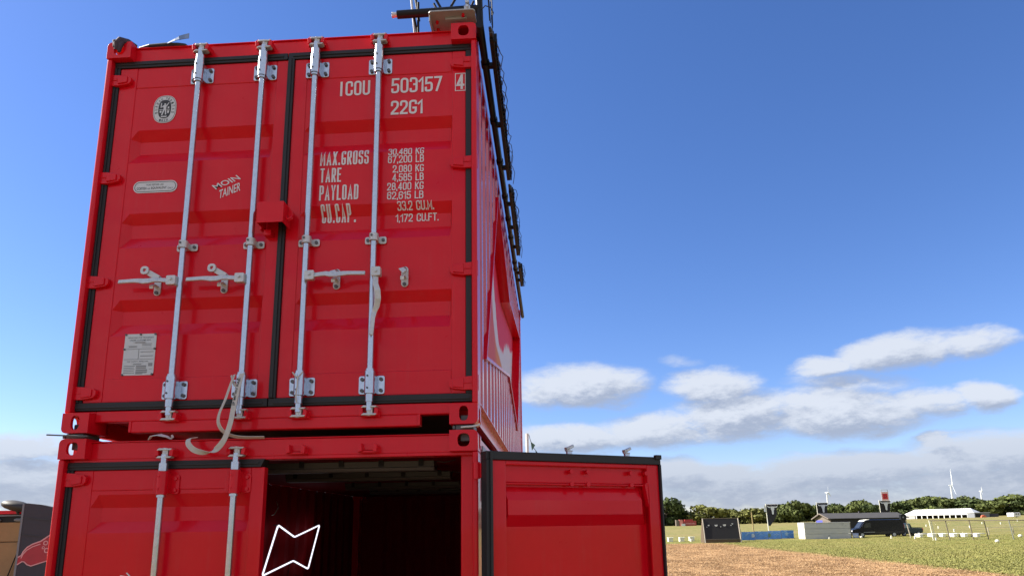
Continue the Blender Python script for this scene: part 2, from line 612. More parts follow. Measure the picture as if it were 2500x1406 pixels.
def tufts(name, material, n, area, h, wd, lean, seed):
    rnd = random.Random(seed)
    vs, fs = [], []
    while len(fs) < n:
        x, y = area(rnd)
        z = gz(x, y)
        a = rnd.uniform(0, math.pi)
        hh, ww = h * rnd.uniform(0.5, 1.3), wd * rnd.uniform(0.6, 1.4)
        lx, ly = rnd.gauss(0, lean) * hh, rnd.gauss(0, lean) * hh
        c, s = math.cos(a) * ww / 2, math.sin(a) * ww / 2
        o = len(vs)
        vs += [(x - c, y - s, z - 0.01), (x + c, y + s, z - 0.01), (x + c * 0.4 + lx, y + s * 0.4 + ly, z + hh), (x - c * 0.5 + lx, y - s * 0.5 + ly, z + hh * 0.9)]
        fs.append((o, o + 1, o + 2, o + 3))
    return tag(MB().add(vs, fs).build(name, material), kind='stuff')


STRAW = mat('straw_stalks', (0.44, 0.28, 0.145), 0.9, var=0.15, vscale=2, island=0.25)
GRASS = mat('grass_blades', (0.235, 0.228, 0.066), 0.9, var=0.25, vscale=0.3, island=0.3)


def near(rnd, y0, y1):
    u = rnd.random()
    return y0 * (y1 / y0) ** u if rnd.random() < 0.5 else rnd.uniform(y0, y1)


def straw_area(r):
    while True:
        y = near(r, 22, 86)
        x = r.uniform(0.14 * (y + 3.75), 23.5 + r.gauss(0, 1.2))
        if x < 21.6 + r.gauss(0, 0.8) and x > 0.12 * (y + 3.75):
            return x, y


def grass_area(r):
    y = near(r, 22, 90)
    return 21.2 + abs(r.gauss(0, 0.5)) + (0.74 * (y + 3.75) - 21) * r.random(), y


tufts('straw_stubble', STRAW, 45000, straw_area, 0.035, 0.04, 1.3, 1)
tufts('meadow_grass', GRASS, 60000, grass_area, 0.055, 0.05, 0.9, 2)

# ------------------------------------------------------------------ the two containers
W, L, H, GAP = 2.438, 6.058, 2.591, 0.033
UZ = H + GAP


def casting(parent, x_out, sgn, y0, z0, top, back=False):
    """steel corner block: front and side plates pierced, other faces solid. sgn=+1: right corner"""
    m = MB()
    n = 72
    angs = [2 * math.pi * i / n + 1e-4 for i in range(n)]
    w_, h_, d_ = 0.162, 0.118, 0.178
    cx = x_out - sgn * w_ / 2
    cz = z0 + h_ / 2
    extra = [math.atan2(h_ / 2 * b, w_ / 2 * a) for a, b in ((1, 1), (-1, 1), (-1, -1), (1, -1))]
    A = sorted(a % (2 * math.pi) for a in angs[::1] + extra)
    hw, hh = (0.034, 0.037) if top else (0.026, 0.042)
    ya, yb = (y0 + d_ - 0.022, y0 + d_) if back else (y0, y0 + 0.022)
    m.ring(around(cx, cz, w_ / 2, h_ / 2, 'rect', A), around(cx, cz + 0.002, hw, hh, 'slot', A), 'xz', ya, yb)
    extra = [math.atan2(h_ / 2 * b, 0.078 * a) for a, b in ((1, 1), (-1, 1), (-1, -1), (1, -1))]
    A = sorted(a % (2 * math.pi) for a in angs + extra)
    yc0, yc1 = (y0, y0 + d_ - 0.022) if back else (y0 + 0.022, y0 + d_)
    cy = (yc0 + yc1) / 2
    m.ring(around(cy, cz, 0.078, h_ / 2, 'rect', A), around(cy - 0.01, cz, 0.036, 0.044, 'slot', A), 'yz', min(x_out, x_out - sgn * 0.022), max(x_out, x_out - sgn * 0.022))
    xi = x_out - sgn * w_
    m.box(min(xi, xi + sgn * 0.012), max(xi, xi + sgn * 0.012), yc0, yc1, z0 + 0.012, z0 + h_ - 0.012)
    a, b = min(xi, x_out - sgn * 0.022), max(xi, x_out - sgn * 0.022)
    m.box(a, b, yc0, yc1, z0, z0 + 0.012)
    m.box(a, b, yc0, yc1, z0 + h_ - 0.012, z0 + h_)
    if back:
        m.box(a, b, y0, y0 + 0.012, z0 + 0.012, z0 + h_ - 0.012)
    else:
        m.box(a, b, y0 + d_ - 0.012, y0 + d_, z0 + 0.012, z0 + h_ - 0.012)
    zc, rr = (z0 + h_ if top else z0), 0.030
    ox, oz = x_out - sgn * rr, (zc - rr if top else zc + rr)
    vv = []
    for x, y, z in m.v:
        dx, dz = (x - ox) * sgn, (z - oz) * (1 if top else -1)
        if dx > 0 and dz > 0 and dx * dx + dz * dz > rr * rr:
            k = rr / math.hypot(dx, dz)
            x, z = ox + (x - ox) * k, oz + (z - oz) * k
        vv.append((x, y, z))
    m.v = vv
    return m.build('corner_casting', RED, parent, 0.004)


def corrugated(y0, y1, x_out, sgn, z0, z1, hole=None, pitch=0.278):
    """pressed steel wall along the depth; outer flats at x_out. hole = (polygon in y,z, x-monotone)"""
    prof = []
    y = y0
    prof.append((y, 0.0))
    y += 0.05
    while y + pitch < y1 - 0.02:
        prof += [(y, 0.0), (y + 0.068, 0.036), (y + 0.138, 0.036), (y + 0.206, 0.0)]
        y += pitch
    prof.append((y1, 0.0))

    def dep(q):
        for (a, da), (b, db) in zip(prof, prof[1:]):
            if a <= q <= b:
                return da + (db - da) * (q - a) / max(b - a, 1e-9)
        return 0.0
    ys = sorted(set([p[0] for p in prof] + ([q[0] for q in hole['top'] + hole['bot']] if hole else [])))

    def line(pts, q):
        for (a, za), (b, zb) in zip(pts, pts[1:]):
            if a <= q <= b:
                return za + (zb - za) * (q - a) / max(b - a, 1e-9)
        return None
    m = MB()
    for a, b in zip(ys, ys[1:]):
        xa, xb = x_out - sgn * dep(a), x_out - sgn * dep(b)
        mid = (a + b) / 2
        cut = hole and line(hole['top'], mid) is not None
        if cut:
            ta, tb, ba, bb = line(hole['top'], a), line(hole['top'], b), line(hole['bot'], a), line(hole['bot'], b)
            m.add([(xa, a, z0), (xb, b, z0), (xb, b, bb), (xa, a, ba)], [(0, 1, 2, 3)])
            m.add([(xa, a, ta), (xb, b, tb), (xb, b, z1), (xa, a, z1)], [(0, 1, 2, 3)])
        else:
            m.add([(xa, a, z0), (xb, b, z0), (xb, b, z1), (xa, a, z1)], [(0, 1, 2, 3)])
    return m


def door_depth(troughs):
    s1, fl, s2 = troughs['s']

    def f(z):
        for t in troughs['z']:
            if t - s1 - fl - s2 < z < t:
                if z > t - s1:
                    return 0.035 + 0.042 * (t - z) / s1
                if z > t - s1 - fl:
                    return 0.077
                return 0.077 - 0.042 * (t - s1 - fl - z) / s2
        return 0.035
    lv = []
    for t in troughs['z']:
        lv += [t, t - s1, t - s1 - fl, t - s1 - fl - s2]
    return f, lv


TROUGH_U = dict(z=[1.956, 1.379, 0.813], s=(0.062, 0.088, 0.080))
TROUGH_L = dict(z=[2.268, 1.66, 1.06, 0.46], s=(0.073, 0.079, 0.062))
Z_LO, Z_HI = 0.180, 2.408          # door leaf
GL = 0.050                         # rubber seal width


def hinge_mesh(sgn, z, x_edge):
    """forged hinge blade; sgn=+1 for the right-hand door (blade points left)"""
    m = MB()
    x = lambda a: x_edge - sgn * a
    p = [(x(0.0), z - 0.040), (x(0.06), z - 0.040), (x(0.125), z - 0.030), (x(0.140), z - 0.014), (x(0.140), z + 0.014), (x(0.125), z + 0.026), (x(0.06), z + 0.036), (x(0.0), z + 0.040)]
    if sgn < 0:
        p = p[::-1]
    m.prism(p, 'xz', 0.004, 0.029)
    m.prism([(x(0.055), z - 0.030), (x(0.118), z - 0.022), (x(0.118), z + 0.020), (x(0.055), z + 0.028)], 'xz', -0.004, 0.006)
    m.box(min(x(0.01), x(0.075)), max(x(0.01), x(0.075)), -0.001, 0.004, z - 0.004, z + 0.003)
    m.tube([(x(-0.012), 0.008, z - 0.045), (x(-0.012), 0.008, z + 0.045)], 0.020, 12)
    return m


def door(parent, side, troughs, upper, pivot=(0, 0)):
    """one door leaf with everything bolted to it"""
    fdep, levels = door_depth(troughs)
    left = side == 'left'
    x0, x1 = (-2.348, -1.222) if left else (-1.180, -0.070)
    sl, sr = (0.116, 0.078) if left else (0.085, 0.086)
    px, py = pivot

    def B(mb, name, material, par, bevel=0.0):
        return mb.fit(UZ if upper else 0.0).shift(-px, -py).build(name, material, par, bevel)
    # pressed sheet with slanted trough ends
    m = MB()
    xs = [x0 + sl, x0 + sl + 0.045, x1 - sr - 0.012, x1 - sr]
    zs = [Z_LO + 0.142] + sorted(levels) + [2.260]
    zs = [z for z in zs if Z_LO + 0.142 <= z <= 2.2601] if upper else [Z_LO + 0.142] + sorted(levels) + [2.290]
    vs, fs = [], []
    for z in zs:
        for i, x in enumerate(xs):
            dd = fdep(min(max(z, 0), 5)) if i in (1, 2) else 0.035
            if i in (1, 2):
                # the bend lines themselves
                for t in troughs['z']:
                    s1, fl, s2 = troughs['s']
                    if abs(z - (t - s1)) < 1e-6 or abs(z - (t - s1 - fl)) < 1e-6:
                        dd = 0.077
                    if abs(z - t) < 1e-6 or abs(z - (t - s1 - fl - s2)) < 1e-6:
                        dd = 0.035
            vs.append((x, dd, z))
    for i in range(len(zs) - 1):
        for j in range(3):
            a = i * 4 + j
            fs.append((a, a + 1, a + 5, a + 4))
    m.add(vs, fs)
    ztop = zs[-1]
    # frame of square tube: stiles full height, rails between them
    fr = MB()
    fr.box(x0, x0 + sl, 0.030, 0.082, Z_LO, Z_HI)
    fr.box(x1 - sr, x1, 0.030, 0.082, Z_LO, Z_HI)
    fr.box(x0 + sl, x1 - sr, 0.031, 0.062, Z_LO, Z_LO + 0.142)
    fr.box(x0 + sl, x1 - sr, 0.031, 0.050, ztop, Z_HI)
    fr.box(x0 + sl, x1 - sr, 0.050, 0.082, Z_HI - 0.025, Z_HI)
    fr.box(x0 + sl, x1 - sr, 0.040, 0.072, ztop - 0.012, ztop - 0.002)
    dr = B(fr, 'door', RED, parent, 0.005)
    dr.location = (px, py, 0)
    B(m, 'door_panel', RED, dr)
    # rubber seal round the leaf
    gk = MB()
    xe0 = x0 - 0.044 if left else x0 - (0.042 if upper else 0.012)
    xe1 = x1 if left else x1 + 0.036
    gz0, gz1 = Z_LO - 0.048, Z_HI + 0.046
    if left:
        gk.prism([(xe0, Z_HI), (xe0, gz1), (x1 + 0.002, gz1), (x1 - 0.02, Z_HI)] if not upper else [(xe0, Z_HI), (xe0, gz1), (x1 - 0.006, gz1), (x1 - 0.006, Z_HI)], 'xz', 0.020, 0.095)
        gk.box(xe0, x1 - 0.006, 0.020, 0.095, gz0, Z_LO)
        gk.box(xe0, x0, 0.022, 0.095, Z_LO, Z_HI)
        gk.box(xe0 + 0.012, x1 - 0.03, 0.014, 0.021, Z_HI + 0.016, Z_HI + 0.030)
        gk.box(xe0 + 0.012, x1 - 0.03, 0.014, 0.021, gz0 + 0.012, gz0 + 0.026)
        gk.box(x0 - 0.032, x0 - 0.018, 0.014, 0.023, Z_LO, Z_HI)
    else:
        gk.box(xe0, xe1, 0.020, 0.095, Z_HI, gz1)
        gk.box(xe0, xe1, 0.020, 0.095, gz0, Z_LO)
        gk.box(x1, xe1, 0.022, 0.100, Z_LO, Z_HI)
        gk.box(xe0, x0, 0.016, 0.100, Z_LO, Z_HI)
        gk.box(xe0 + 0.012, xe0 + 0.028, 0.008, 0.018, Z_LO, Z_HI)
        gk.box(xe0 + 0.03, xe1 - 0.012, 0.014, 0.021, Z_HI + 0.016, Z_HI + 0.030)
        gk.box(xe0 + 0.03, xe1 - 0.012, 0.014, 0.021, gz0 + 0.012, gz0 + 0.026)
        # sealing lips that press on the frame, seen when the leaf stands open
        gk.box(x1 + 0.004, x1 + 0.018, 0.100, 0.112, gz0, gz1)
        gk.box(xe0, x0 + 0.03, 0.082, 0.108, gz1 - 0.015, gz1 + 0.012)
    B(gk, 'door_seal', RUBBER, dr, 0.003)
    # hinges
    for z in (2.310, 1.618, 0.926, 0.236) if upper else (2.355, 1.62, 0.92, 0.236):
        B(hinge_mesh(1 if not left else -1, z, -0.026 if not left else -W + 0.042), 'hinge', RED, dr, 0.003)
    # locking rods
    yr = -0.020
    rods = (-1.788, -1.370) if left else (-1.027, -0.617)
    for x in rods:
        r = MB().tube([(x, yr, 0.085), (x, yr, 2.485)], 0.0185, 14)
        r.tube([(x, yr, 0.135), (x, yr, 0.178)], 0.024, 14)
        r.tube([(x, yr, 2.392), (x, yr, 2.435)], 0.027, 14)
        r.tube([(x, yr, 2.245), (x, yr, 2.257)], 0.026, 14)
        r.tube([(x, yr, 0.312), (x, yr, 0.326)], 0.026, 14)
        rod = B(r, 'lock_rod', GALV, dr)
        for za, zb, up in ((2.260, 2.390, True), (0.182, 0.312, False)):
            gm = MB()
            gm.tube([(x, yr, za), (x, yr, zb)], 0.0305, 16)
            gm.box(x - 0.026, x + 0.026, yr, 0.028, za + 0.008, zb - 0.008)
            for s in (-1, 1):
                pl = rrect(min(x + s * 0.024, x + s * 0.076), max(x + s * 0.024, x + s * 0.076), za + 0.004, zb - 0.016, 0.012, 3)
                gm.prism(pl, 'xz', 0.022, 0.029)
            red_g = (not upper) and up
            gd = B(gm, 'rod_guide', RED if red_g else GALV, dr, 0.003)
            bl = MB()
            for s in (-1, 1):
                for z in (za + 0.026, zb - 0.038):
                    bl.tube([(x + s * 0.055, 0.012, z), (x + s * 0.055, 0.023, z)], 0.011, 8)
                bl.tube([(x - 0.006, yr - 0.034, za + 0.03 + 0.07 * (s > 0)), (x - 0.006, yr - 0.028, za + 0.03 + 0.07 * (s > 0))], 0.006, 8)
            tag(B(bl, 'bolts', RED if red_g else BOLT, dr), kind='stuff')
        for zc, s in ((2.492, 1), (0.085, -1)):
            c = MB()
            c.tube([(x, yr, zc - 0.030), (x, yr, zc + 0.030)], 0.014, 10)
            for dz in (-0.022, 0.022):
                q = 0.75 if (not upper and not left) else 1.0
                c.prism([(x - 0.044 * q, zc + dz - 0.006), (x + 0.040 * q, zc + dz - 0.006), (x + 0.050 * q, zc + dz + 0.004), (x - 0.030 * q, zc + dz + 0.007)], 'xz', yr - 0.016, yr + 0.022)
            c.box(x - 0.010, x + 0.022, yr - 0.008, yr + 0.03, zc - 0.020, zc + 0.020)
            if not upper and not left and s > 0:
                c = MB().tube([(x, yr, zc - 0.030), (x, yr, zc - 0.004)], 0.013, 10)
                c.tube([(x, yr, zc - 0.012), (x, yr, zc - 0.006)], 0.022, 10)
                c.strip([(x + 0.024, yr, zc + 0.004), (x + 0.004, yr, zc + 0.008), (x - 0.030, yr, zc + 0.024)], (0, 1, 0), [0.030, 0.036, 0.016], 0.016)
                c.strip([(x + 0.014, yr, zc - 0.010), (x + 0.010, yr, zc + 0.006)], (0, 1, 0), 0.026, 0.020)
            B(c, 'rod_cam', CAST, dr, 0.003)
        # middle clamp
        zc = 1.132
        cl = MB()
        cl.tube([(x, yr, zc - 0.022), (x, yr, zc + 0.022)], 0.028, 14)
        cl.box(x - 0.024, x + 0.024, yr, 0.028, zc - 0.02, zc + 0.02)
        for s in (-1, 1):
            cl.prism(rrect(min(x + s * 0.02, x + s * 0.066), max(x + s * 0.02, x + s * 0.066), zc - 0.024, zc + 0.024, 0.012, 3), 'xz', 0.022, 0.029)
        ck = B(cl, 'rod_clamp', CAST, dr, 0.003)
        bl = MB()
        for s in (-1, 1):
            bl.tube([(x + s * 0.047, 0.014, zc), (x + s * 0.047, 0.023, zc)], 0.010, 8)
        bl.tube([(x - 0.006, yr - 0.032, zc + 0.005), (x - 0.006, yr - 0.026, zc + 0.005)], 0.007, 8)
        tag(B(bl, 'bolts', BOLT, dr), kind='stuff')
    # handles and their catches
    zh = 0.897
    if left:
        hs_ = [(-1.788, -1, 'side', -1.955), (-1.370, -1, 'side', -1.538)]
    else:
        hs_ = [(-1.027, 1, 'side', -0.848), (-0.617, 1, 'down', -0.436)]
    for x, s, how, xc in hs_:
        h = MB()
        if how == 'side':
            h.prism(rrect(min(x + s * 0.010, x + s * 0.068), max(x + s * 0.010, x + s * 0.068), zh - 0.029, zh + 0.029, 0.008, 3), 'xz', yr - 0.040, yr - 0.010)
            q = [(0.060, 0.0, 0), (0.110, -0.004, 0.004), (0.140, -0.014, 0.002), (0.170, -0.020, -0.006), (0.205, -0.018, -0.006), (0.235, -0.006, 0.002), (0.270, 0.0, 0.006), (0.370, 0.004, 0.004)]
            pts = [(x + s * a, yr - 0.026 + b, zh + c) for a, b, c in q]
            h.strip(pts, (0, 0.25, 1), [0.028, 0.028, 0.030, 0.034, 0.034, 0.030, 0.026, 0.024], 0.012)
            h.tube([(x + s * 0.040, yr - 0.048, zh + 0.006), (x + s * 0.040, yr - 0.039, zh + 0.006)], 0.009, 8)
        else:
            h.prism(rrect(x + 0.000, x + 0.056, zh - 0.022, zh + 0.034, 0.008, 3), 'xz', yr - 0.046, yr - 0.008)
            h.tube([(x + 0.028, yr - 0.054, zh + 0.008), (x + 0.028, yr - 0.045, zh + 0.008)], 0.009, 8)
            q = [(0.026, -0.02), (0.028, -0.07), (0.040, -0.11), (0.042, -0.16), (0.034, -0.20), (0.020, -0.235), (0.016, -0.27), (0.010, -0.38)]
            pts = [(x + a, yr - 0.030 - 0.012 * math.sin(i), zh + b) for i, (a, b) in enumerate(q)]
            h.strip(pts, (1, 0.5, 0), [0.030, 0.032, 0.036, 0.036, 0.034, 0.028, 0.024, 0.022], 0.012)
        hd = B(h, 'door_handle', CAST, dr, 0.003)
        # catch plate
        c = MB()
        c.prism(rrect(xc - 0.021, xc + 0.021, zh - 0.066, zh + 0.062, 0.020, 5), 'xz', 0.024, 0.034)
        c.strip([(xc, 0.026, zh - 0.012), (xc, -0.012, zh - 0.010), (xc - 0.002, -0.034, zh - 0.022), (xc - 0.002, -0.030, zh - 0.042)], (1, 0, 0), 0.024, 0.007)
        up = left
        if up:
            c.strip([(xc + 0.012, 0.010, zh + 0.040), (xc - 0.030, 0.0, zh + 0.062), (xc - 0.062, -0.012, zh + 0.082)], (0.35, 0.1, 1), [0.034, 0.036, 0.030], 0.008)
            c.ring(around(xc - 0.064, zh + 0.083, 0.026, 0.026, 'slot', [2 * math.pi * i / 16 for i in range(16)]), around(xc - 0.064, zh + 0.083, 0.010, 0.010, 'slot', [2 * math.pi * i / 16 for i in range(16)]), 'xz', -0.020, -0.006)
        else:
            c.strip([(xc - 0.004, 0.02, zh + 0.042), (xc - 0.010, -0.03, zh + 0.030), (xc + 0.014, -0.036, zh + 0.004)], (1, 0, 0.2), 0.030, 0.008)
        ct = B(c, 'handle_catch', CAST, dr, 0.002)
        bl = MB()
        for dz in (-0.050, 0.046):
            bl.tube([(xc, 0.014, zh + dz), (xc, 0.025, zh + dz)], 0.011, 8)
        tag(B(bl, 'bolts', BOLT, dr), kind='stuff')
    return dr


def keeper(parent, x, z, zb):
    m = MB()
    for s in (-1, 1):
        m.prism([(x + s * 0.030, z - 0.020), (x + s * 0.052, z - 0.026), (x + s * 0.056, z + 0.010), (x + s * 0.036, z + 0.026)][::s], 'xz', -0.034, 0.034)
    m.box(x - 0.046, x + 0.046, 0.004, 0.034, z - 0.012, z + 0.018)
    m.box(x - 0.058, x + 0.058, -0.012, 0.006, z - 0.028, z - 0.016)
    return m.fit(zb).build('cam_keeper', RED, parent, 0.003)


def container(z, label, upper, hole=None):
    t = empty('shipping_container', (0, 0, z), label, 'shipping container', 'stacked red shipping containers')
    for sgn, xo in ((1, 0.0), (-1, -W)):
        casting(t, xo, sgn, 0.0, 0.0, False)
        casting(t, xo, sgn, 0.0, H - 0.118, True)
        casting(t, xo, sgn, L - 0.178, 0.0, False, True)
        casting(t, xo, sgn, L - 0.178, H - 0.118, True, True)
        a, b = sorted((xo, xo - sgn * 0.034))
        p = MB()
        p.prism([(a, 0.008), (b, 0.008), (b, 0.17), (a, 0.17)] if True else [], 'xy', 0.118, H - 0.118)
        a2, b2 = sorted((xo - sgn * 0.034, xo - sgn * 0.11))
        p.box(a2, b2, 0.102, 0.168, 0.118, H - 0.118)
        p.build('corner_post', RED, t, 0.010, 3)
        a, b = sorted((xo - sgn * 0.004, xo - sgn * 0.10))
        MB().box(a, b, L - 0.16, L - 0.004, 0.118, H - 0.118).build('corner_post', RED, t, 0.008)
        # side rails
        xi = xo - sgn * 0.012
        a, b = sorted((xi, xi - sgn * 0.06))
        MB().box(a, b, 0.178, L - 0.178, H - 0.085, H - 0.020).build('top_side_rail', RED, t, 0.004)
        br = MB()
        a, b = sorted((xo - sgn * 0.008, xo - sgn * 0.052))
        br.box(a, b, 0.178, L - 0.178, 0.150, 0.158)
        br.box(a, b, 0.178, L - 0.178, 0.010, 0.018)
        a, b = sorted((xo - sgn * 0.046, xo - sgn * 0.052))
        br.box(a, b, 0.178, L - 0.178, 0.018, 0.150)
        br.build('bottom_side_rail', RED, t)
    # header and sill
    hz = 2.462 if upper else 2.454
    h = MB().box(-W + 0.034, -0.034, 0.058, 0.150, hz, 2.473)
    h.box(-W + 0.162, -0.162, 0.058, 0.150, 2.473, 2.570)
    h.box(-W + 0.162, -0.162, 0.046, 0.068, 2.5705, 2.577)
    h.build('door_header', RED, t, 0.005)
    s = MB().box(-W + 0.162, -0.162, 0.055, 0.120, 0.068, 0.134)
    s.box(-W + 0.386, -0.352, 0.055, 0.120, 0.002, 0.068)
    s.box(-W + 0.034, -W + 0.162, 0.056, 0.120, 0.118, 0.134)
    s.box(-0.162, -0.034, 0.056, 0.120, 0.118, 0.134)
    s.build('door_sill', RED, t, 0.006)
    if upper:
        for xa, xb in ((-W + 0.372, -W + 0.388), (-0.354, -0.338)):
            MB().box(xa, xb, 0.0510, 0.11, 0.004, 0.070).build('pocket_frame', RED, t, 0.003)
    for x in (-1.788, -1.370, -1.027, -0.617):
        keeper(t, x, 2.500, z)
        keeper(t, x, 0.080, z)
    # walls, roof, floor
    zl, zh_ = 0.158, H - 0.085
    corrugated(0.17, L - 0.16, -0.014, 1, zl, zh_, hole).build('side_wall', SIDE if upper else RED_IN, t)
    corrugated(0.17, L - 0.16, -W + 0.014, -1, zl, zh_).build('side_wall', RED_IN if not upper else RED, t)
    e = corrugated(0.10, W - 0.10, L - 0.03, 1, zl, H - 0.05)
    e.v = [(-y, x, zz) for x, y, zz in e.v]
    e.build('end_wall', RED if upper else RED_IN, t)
    rf = MB()
    n = 30
    for i in range(n):
        ya, yb = 0.15 + (L - 0.18) * i / n, 0.15 + (L - 0.18) * (i + 1) / n
        rf.box(-W + 0.06, -0.06, ya, yb - 0.06, H - 0.036, H - 0.030)
        rf.box(-W + 0.06, -0.06, yb - 0.06, yb, H - 0.052, H - 0.046)
        rf.box(-W + 0.06, -0.06, yb - 0.062, yb - 0.060, H - 0.046, H - 0.036)
    rf.box(-W + 0.02, -0.02, 0.15, L - 0.032, H - 0.084, H - 0.054)
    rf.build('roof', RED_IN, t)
    MB().box(-W + 0.055, -0.055, 0.12, L - 0.05, 0.11, 0.150).build('floor', FLOORW, t)
    dl = door(t, 'left', TROUGH_U if upper else TROUGH_L, upper)
    if upper:
        dr = door(t, 'right', TROUGH_U, upper)
    else:
        dr = door(t, 'right', TROUGH_L, upper, (-0.022, -0.012))
        dr.rotation_euler = (0, 0, R(180 + 29.5))
        dr['label'] = 'right door leaf swung wide open, showing its inner face'
    return t, dl, dr


# outline of the sign-shaped window in the right wall of the upper container (depth, height)
WIN = [(1.77, 2.252), (3.25, 1.810), (5.60, 2.066), (4.60, 0.621), (3.07, 0.963), (0.60, 0.540)]
hole = None


def offset_poly(p, d):
    n = len(p)
    area = sum(p[i][0] * p[(i + 1) % n][1] - p[(i + 1) % n][0] * p[i][1] for i in range(n))
    sg = 1 if area < 0 else -1
    out = []
    for i in range(n):
        a, b, c = Vector(p[i - 1]), Vector(p[i]), Vector(p[(i + 1) % n])
        e1, e2 = (b - a).normalized(), (c - b).normalized()
        n1, n2 = Vector((-e1.y, e1.x)) * sg, Vector((-e2.y, e2.x)) * sg
        bis = (n1 + n2).normalized()
        out.append(tuple(b + bis * d / max(0.35, bis.dot(n1))))
    return out


hole = dict(top=[WIN[5], WIN[0], WIN[1], WIN[2]], bot=[WIN[5], WIN[4], WIN[3], WIN[2]])
# the outline leans, so its left and right flanks belong to the upper and lower border in turn
upper_c, udl, udr = container(UZ, 'upper red shipping container with closed doors and white lettering, stacked on the other', True, hole)
lower_c, ldl, ldr = container(0.0, 'lower red shipping container with its right door swung open and a dark interior', False)

# the recessed window itself
wf = MB()
n = len(WIN)
OUT = offset_poly(WIN, 0.024)
ins = offset_poly(WIN, -0.004)
wf.ring([OUT[i] for i in range(n)], [WIN[i] for i in range(n)], 'yz', -0.118, 0.002)
win = wf.build('window_frame', RED, upper_c, 0.002)
am = bpy.data.materials.new('printed_window_panel')
am.use_nodes = True
t = NT(am.node_tree)
p = t.n['Principled BSDF']
co = t.n.new('ShaderNodeTexCoord').outputs['Object']
_, yy, zz = t.sep(co)
mp = t.n.new('ShaderNodeMapping')
mp.inputs['Scale'].default_value = (1, 5.0, 1.2)
t.put(mp.inputs[0], co)
rag = t.m('MULTIPLY', t.m('SUBTRACT', t.noise(mp.outputs[0], 2.0, 6, 0.7)[0], 0.5), 0.40)
soft = t.m('MULTIPLY', t.m('SUBTRACT', t.noise(co, 1.2, 3, 0.5)[0], 0.5), 0.4)

def curve(pts):
    """height of a border line as a function of depth along the wall"""
    n = t.n.new('ShaderNodeFloatCurve')
    cm_ = n.mapping.curves[0]
    lo, hi = 0.0, 6.0
    pp = [(y_ / 6.0, z_ / 3.0) for y_, z_ in pts]
    cm_.points[0].location = pp[0]
    cm_.points[1].location = pp[-1]
    for q in pp[1:-1]:
        cm_.points.new(*q)
    n.mapping.update()
    t.put(n.inputs['Value'], t.m('DIVIDE', yy, 6.0))
    return t.m('MULTIPLY', n.outputs[0], 3.0)


lim = t.m('ADD', curve([(2.1, 2.4), (2.31, 1.98), (2.42, 1.69), (2.67, 1.44), (2.91, 1.295), (3.3, 1.274), (3.83, 1.45), (4.45, 1.637), (5.06, 1.73), (5.67, 1.88)]), rag)
lim2 = t.m('ADD', curve([(1.9, 2.2), (2.07, 1.72), (2.21, 1.455), (2.37, 1.264), (2.64, 1.135), (3.0, 1.12), (3.53, 1.06), (4.07, 0.95), (5.7, 0.7)]), t.m('MULTIPLY', soft, 0.3))
c1 = t.mix(t.step(t.m('SUBTRACT', zz, lim), -0.02, 0.02), (0.78, 0.68, 0.76, 1), (0.80, 0.012, 0.060, 1))
c0 = t.mix(t.step(t.m('ADD', yy, t.m('MULTIPLY', soft, 3.0)), 2.3, 3.0), (0.74, 0.11, 0.10, 1), (0.78, 0.24, 0.06, 1))
t.put(p.inputs['Base Color'], t.mix(t.step(t.m('SUBTRACT', zz, lim2), -0.03, 0.03), c0, c1))
p.inputs['Roughness'].default_value = 0.6
p.inputs['Specular IOR Level'].default_value = 0.2
MB().prism(ins, 'yz', -0.110, -0.100).build('window_panel', am, win)


# lettering and decals on the upper doors (heights relative to the container)
fdu, lvu = door_depth(TROUGH_U)


